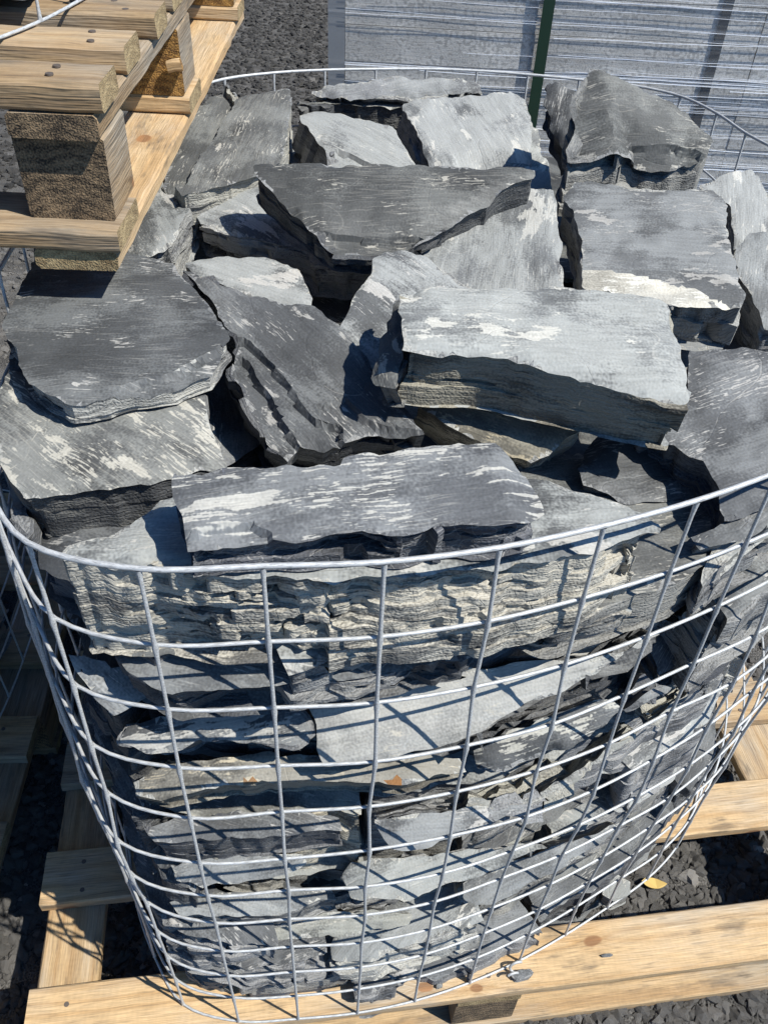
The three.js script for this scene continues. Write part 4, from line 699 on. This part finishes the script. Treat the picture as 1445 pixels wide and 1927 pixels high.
{
  const r = rng(77);
  const NTH = ['lowest', 'second', 'third', 'fourth', 'fifth', 'sixth', 'seventh', 'eighth', 'ninth', 'tenth', 'eleventh', 'twelfth']; let course = 0;
  for (let y = 0.19; y < 0.86; course++) {
    const th = 0.065 + r() * 0.055;
    for (let s = -1.25 + r() * 0.1; s < 1.05;) {
      const L = 0.15 + r() * 0.22, mid = s + L / 2, hid = y > 0.30 && mid > -0.21 && mid < 0.42, inset = hid ? 0.048 + r() * 0.02 : mid < -0.21 ? 0.012 + r() * 0.03 : 0.008 + 0.05 * r() * r();
      const dy = (r() - 0.5) * 0.012;
      if (y + dy < 0.83 || hid) packed(s, s + L - 0.006, Math.min(y + dy, 0.845), th * (0.9 + r() * 0.25), inset, 0.09 + r() * 0.05, r, hid || mid < -0.6 ? 0.008 : 0.005, hid ? `TONE slate piece set back in the shade, ${NTH[course]} course above the pallet` : `TONE slate piece just behind the mesh in the ${NTH[course]} course above the pallet`, hid ? 'slate pieces set back behind the front stones' : 'slate pieces packed behind the mesh', (r() - 0.3) * 0.03);
      s += L;
    }
    y += th + 0.004;
  }
  // flat pieces deep in the heap, seen through the gaps
  for (let j = 0; j < 5; j++) for (let i = 0; i < 4; i++) {
    const cx = -0.24 + i * 0.215, cz = -0.4 + j * 0.19, y = 0.845 + r() * 0.02 + (j < 2 ? 0.01 : 0), top = [];
    for (let k = 0; k < 7; k++) { const a = (k + r() * 0.6) * 0.897, R = 0.115 + r() * 0.03; let x = cx + Math.cos(a) * R * 1.1, z = cz + Math.sin(a) * R; for (let q = 0; q < 40 && !hoopIn(x, z); q++) { x = 0.085 + (x - 0.085) * 0.96; z *= 0.96; } top.push([x, y + (x - cx) * 0.06 * (r() - 0.5), z]); }
    const f = (r() * faces.length) | 0; slate('slate_piece', `${TONE[faces[f]]} slate piece deep in the heap seen through the gaps`, { top, ext: [0, -0.05, 0], face: faces[f], side: sides[f], g: 0.009, rough: 1 }, 'slate pieces deep in the heap');
  }
  // a few pieces in the shaded cage and in the cage stacked above it
  const left = (p) => { p[0] = -0.96 - p[0]; p[2] = 0.06 - p[2]; };
  for (let y = 0.22; y < 0.9; y += 0.075) for (let s = 1.72; s < 2.4; s += 0.2) packed(s, s + 0.19, y, 0.055, 0.015 + r() * 0.02, 0.1, r, 0.009, 'TONE slate piece in the shaded cage on the grimy pallet', 'slate pieces in the shaded cage', 0.01, left);
  const up = (p) => { p[0] = -0.672 - p[0]; p[2] = -0.2 - p[2]; };
  for (const [s, L, y, th, ins] of UPPER) packed(s, s + L, y, th, ins, 0.16, r, 0.006, 'TONE slate piece in the cage on the overhanging pallet', 'slate pieces in the stacked cage', 0.01, up);
}
function hoopIn(x, z) { let c = false; for (let i = 0, j = OUTLINE.length - 1; i < OUTLINE.length; j = i++) { const [ax, az] = OUTLINE[i], [bx, bz] = OUTLINE[j]; if ((az > z * 1000) !== (bz > z * 1000) && x * 1000 < ((bx - ax) * (z * 1000 - az)) / (bz - az) + ax) c = !c; } return c; }
function chip(label, c, size, y, turn, face = 'mid') {
  const r = rng(seedCount * 31 + 3), top = [];
  for (let k = 0; k < 6; k++) { const a = k * 1.047 + r() * 0.5, x = Math.cos(a) * size[0] / 2, z = Math.sin(a) * size[1] / 2; top.push([c[0] + x * Math.cos(turn) + z * Math.sin(turn), y + size[2], c[1] - x * Math.sin(turn) + z * Math.cos(turn)]); }
  slate('slate_chip', label, { top, ext: [0, -size[2], 0], face, side: 'grey', g: 0.0025, rough: 0.5, terrace: 0.4 });
}
chip('small slate chip lying on the front deck board beside the tie wire', [0.213, 0.437], [0.034, 0.014, 0.008], 0.1392, 0.35);
chip('tiny slate crumb on the front deck board under the mesh', [0.105, 0.455], [0.012, 0.007, 0.004], 0.1392, 0.5);
chip('broken slate chip poking out under the bottom wire above the tarmac', [0.355, 0.318], [0.05, 0.035, 0.03], 0.12, 0.6, 'veil');
chip('thin slate sliver on the front deck board near its knot', [0.33, 0.405], [0.018, 0.006, 0.003], 0.1392, 0.2);
chip('grey slate crumb on the tarmac between the two deck boards', [0.5, 0.3], [0.022, 0.016, 0.009], 0.004, 0.9, 'veil');
chip('flat slate flake on the second board of the overhanging pallet', [-0.37, -0.075], [0.022, 0.012, 0.004], 1.1335, 0.2, 'veil');
chip('little dark slate flake next to the pale flake on the overhanging pallet', [-0.325, -0.065], [0.016, 0.01, 0.004], 1.1335, 0.7, 'dark');
{ // curled dry leaf on the tarmac
  const sh = new THREE.Shape(); sh.moveTo(-0.02, 0); sh.bezierCurveTo(-0.012, 0.012, 0.006, 0.013, 0.02, 0.002); sh.bezierCurveTo(0.008, -0.011, -0.008, -0.01, -0.02, 0);
  const g = new THREE.ExtrudeGeometry(sh, { depth: 0.001, bevelEnabled: false, curveSegments: 10 }); g.rotateX(-Math.PI / 2);
  const p = g.attributes.position; for (let i = 0; i < p.count; i++) p.setY(i, p.getY(i) + 0.004 * Math.pow(p.getX(i) / 0.02, 2) + 0.003 * noise3(p.getX(i) * 90, p.getZ(i) * 90, 3));
  g.computeVertexNormals();
  const m = new THREE.Mesh(g, new THREE.MeshStandardMaterial({ color: new THREE.Color().setRGB(0.55, 0.38, 0.12), roughness: 0.8 })); m.position.set(0.455, 0.012, 0.245); m.rotation.y = -0.1;
  tag(m, 'dry_leaf', 'curled yellow dry leaf lying on the tarmac', 'leaf');
}

renderer.render(scene, camera);
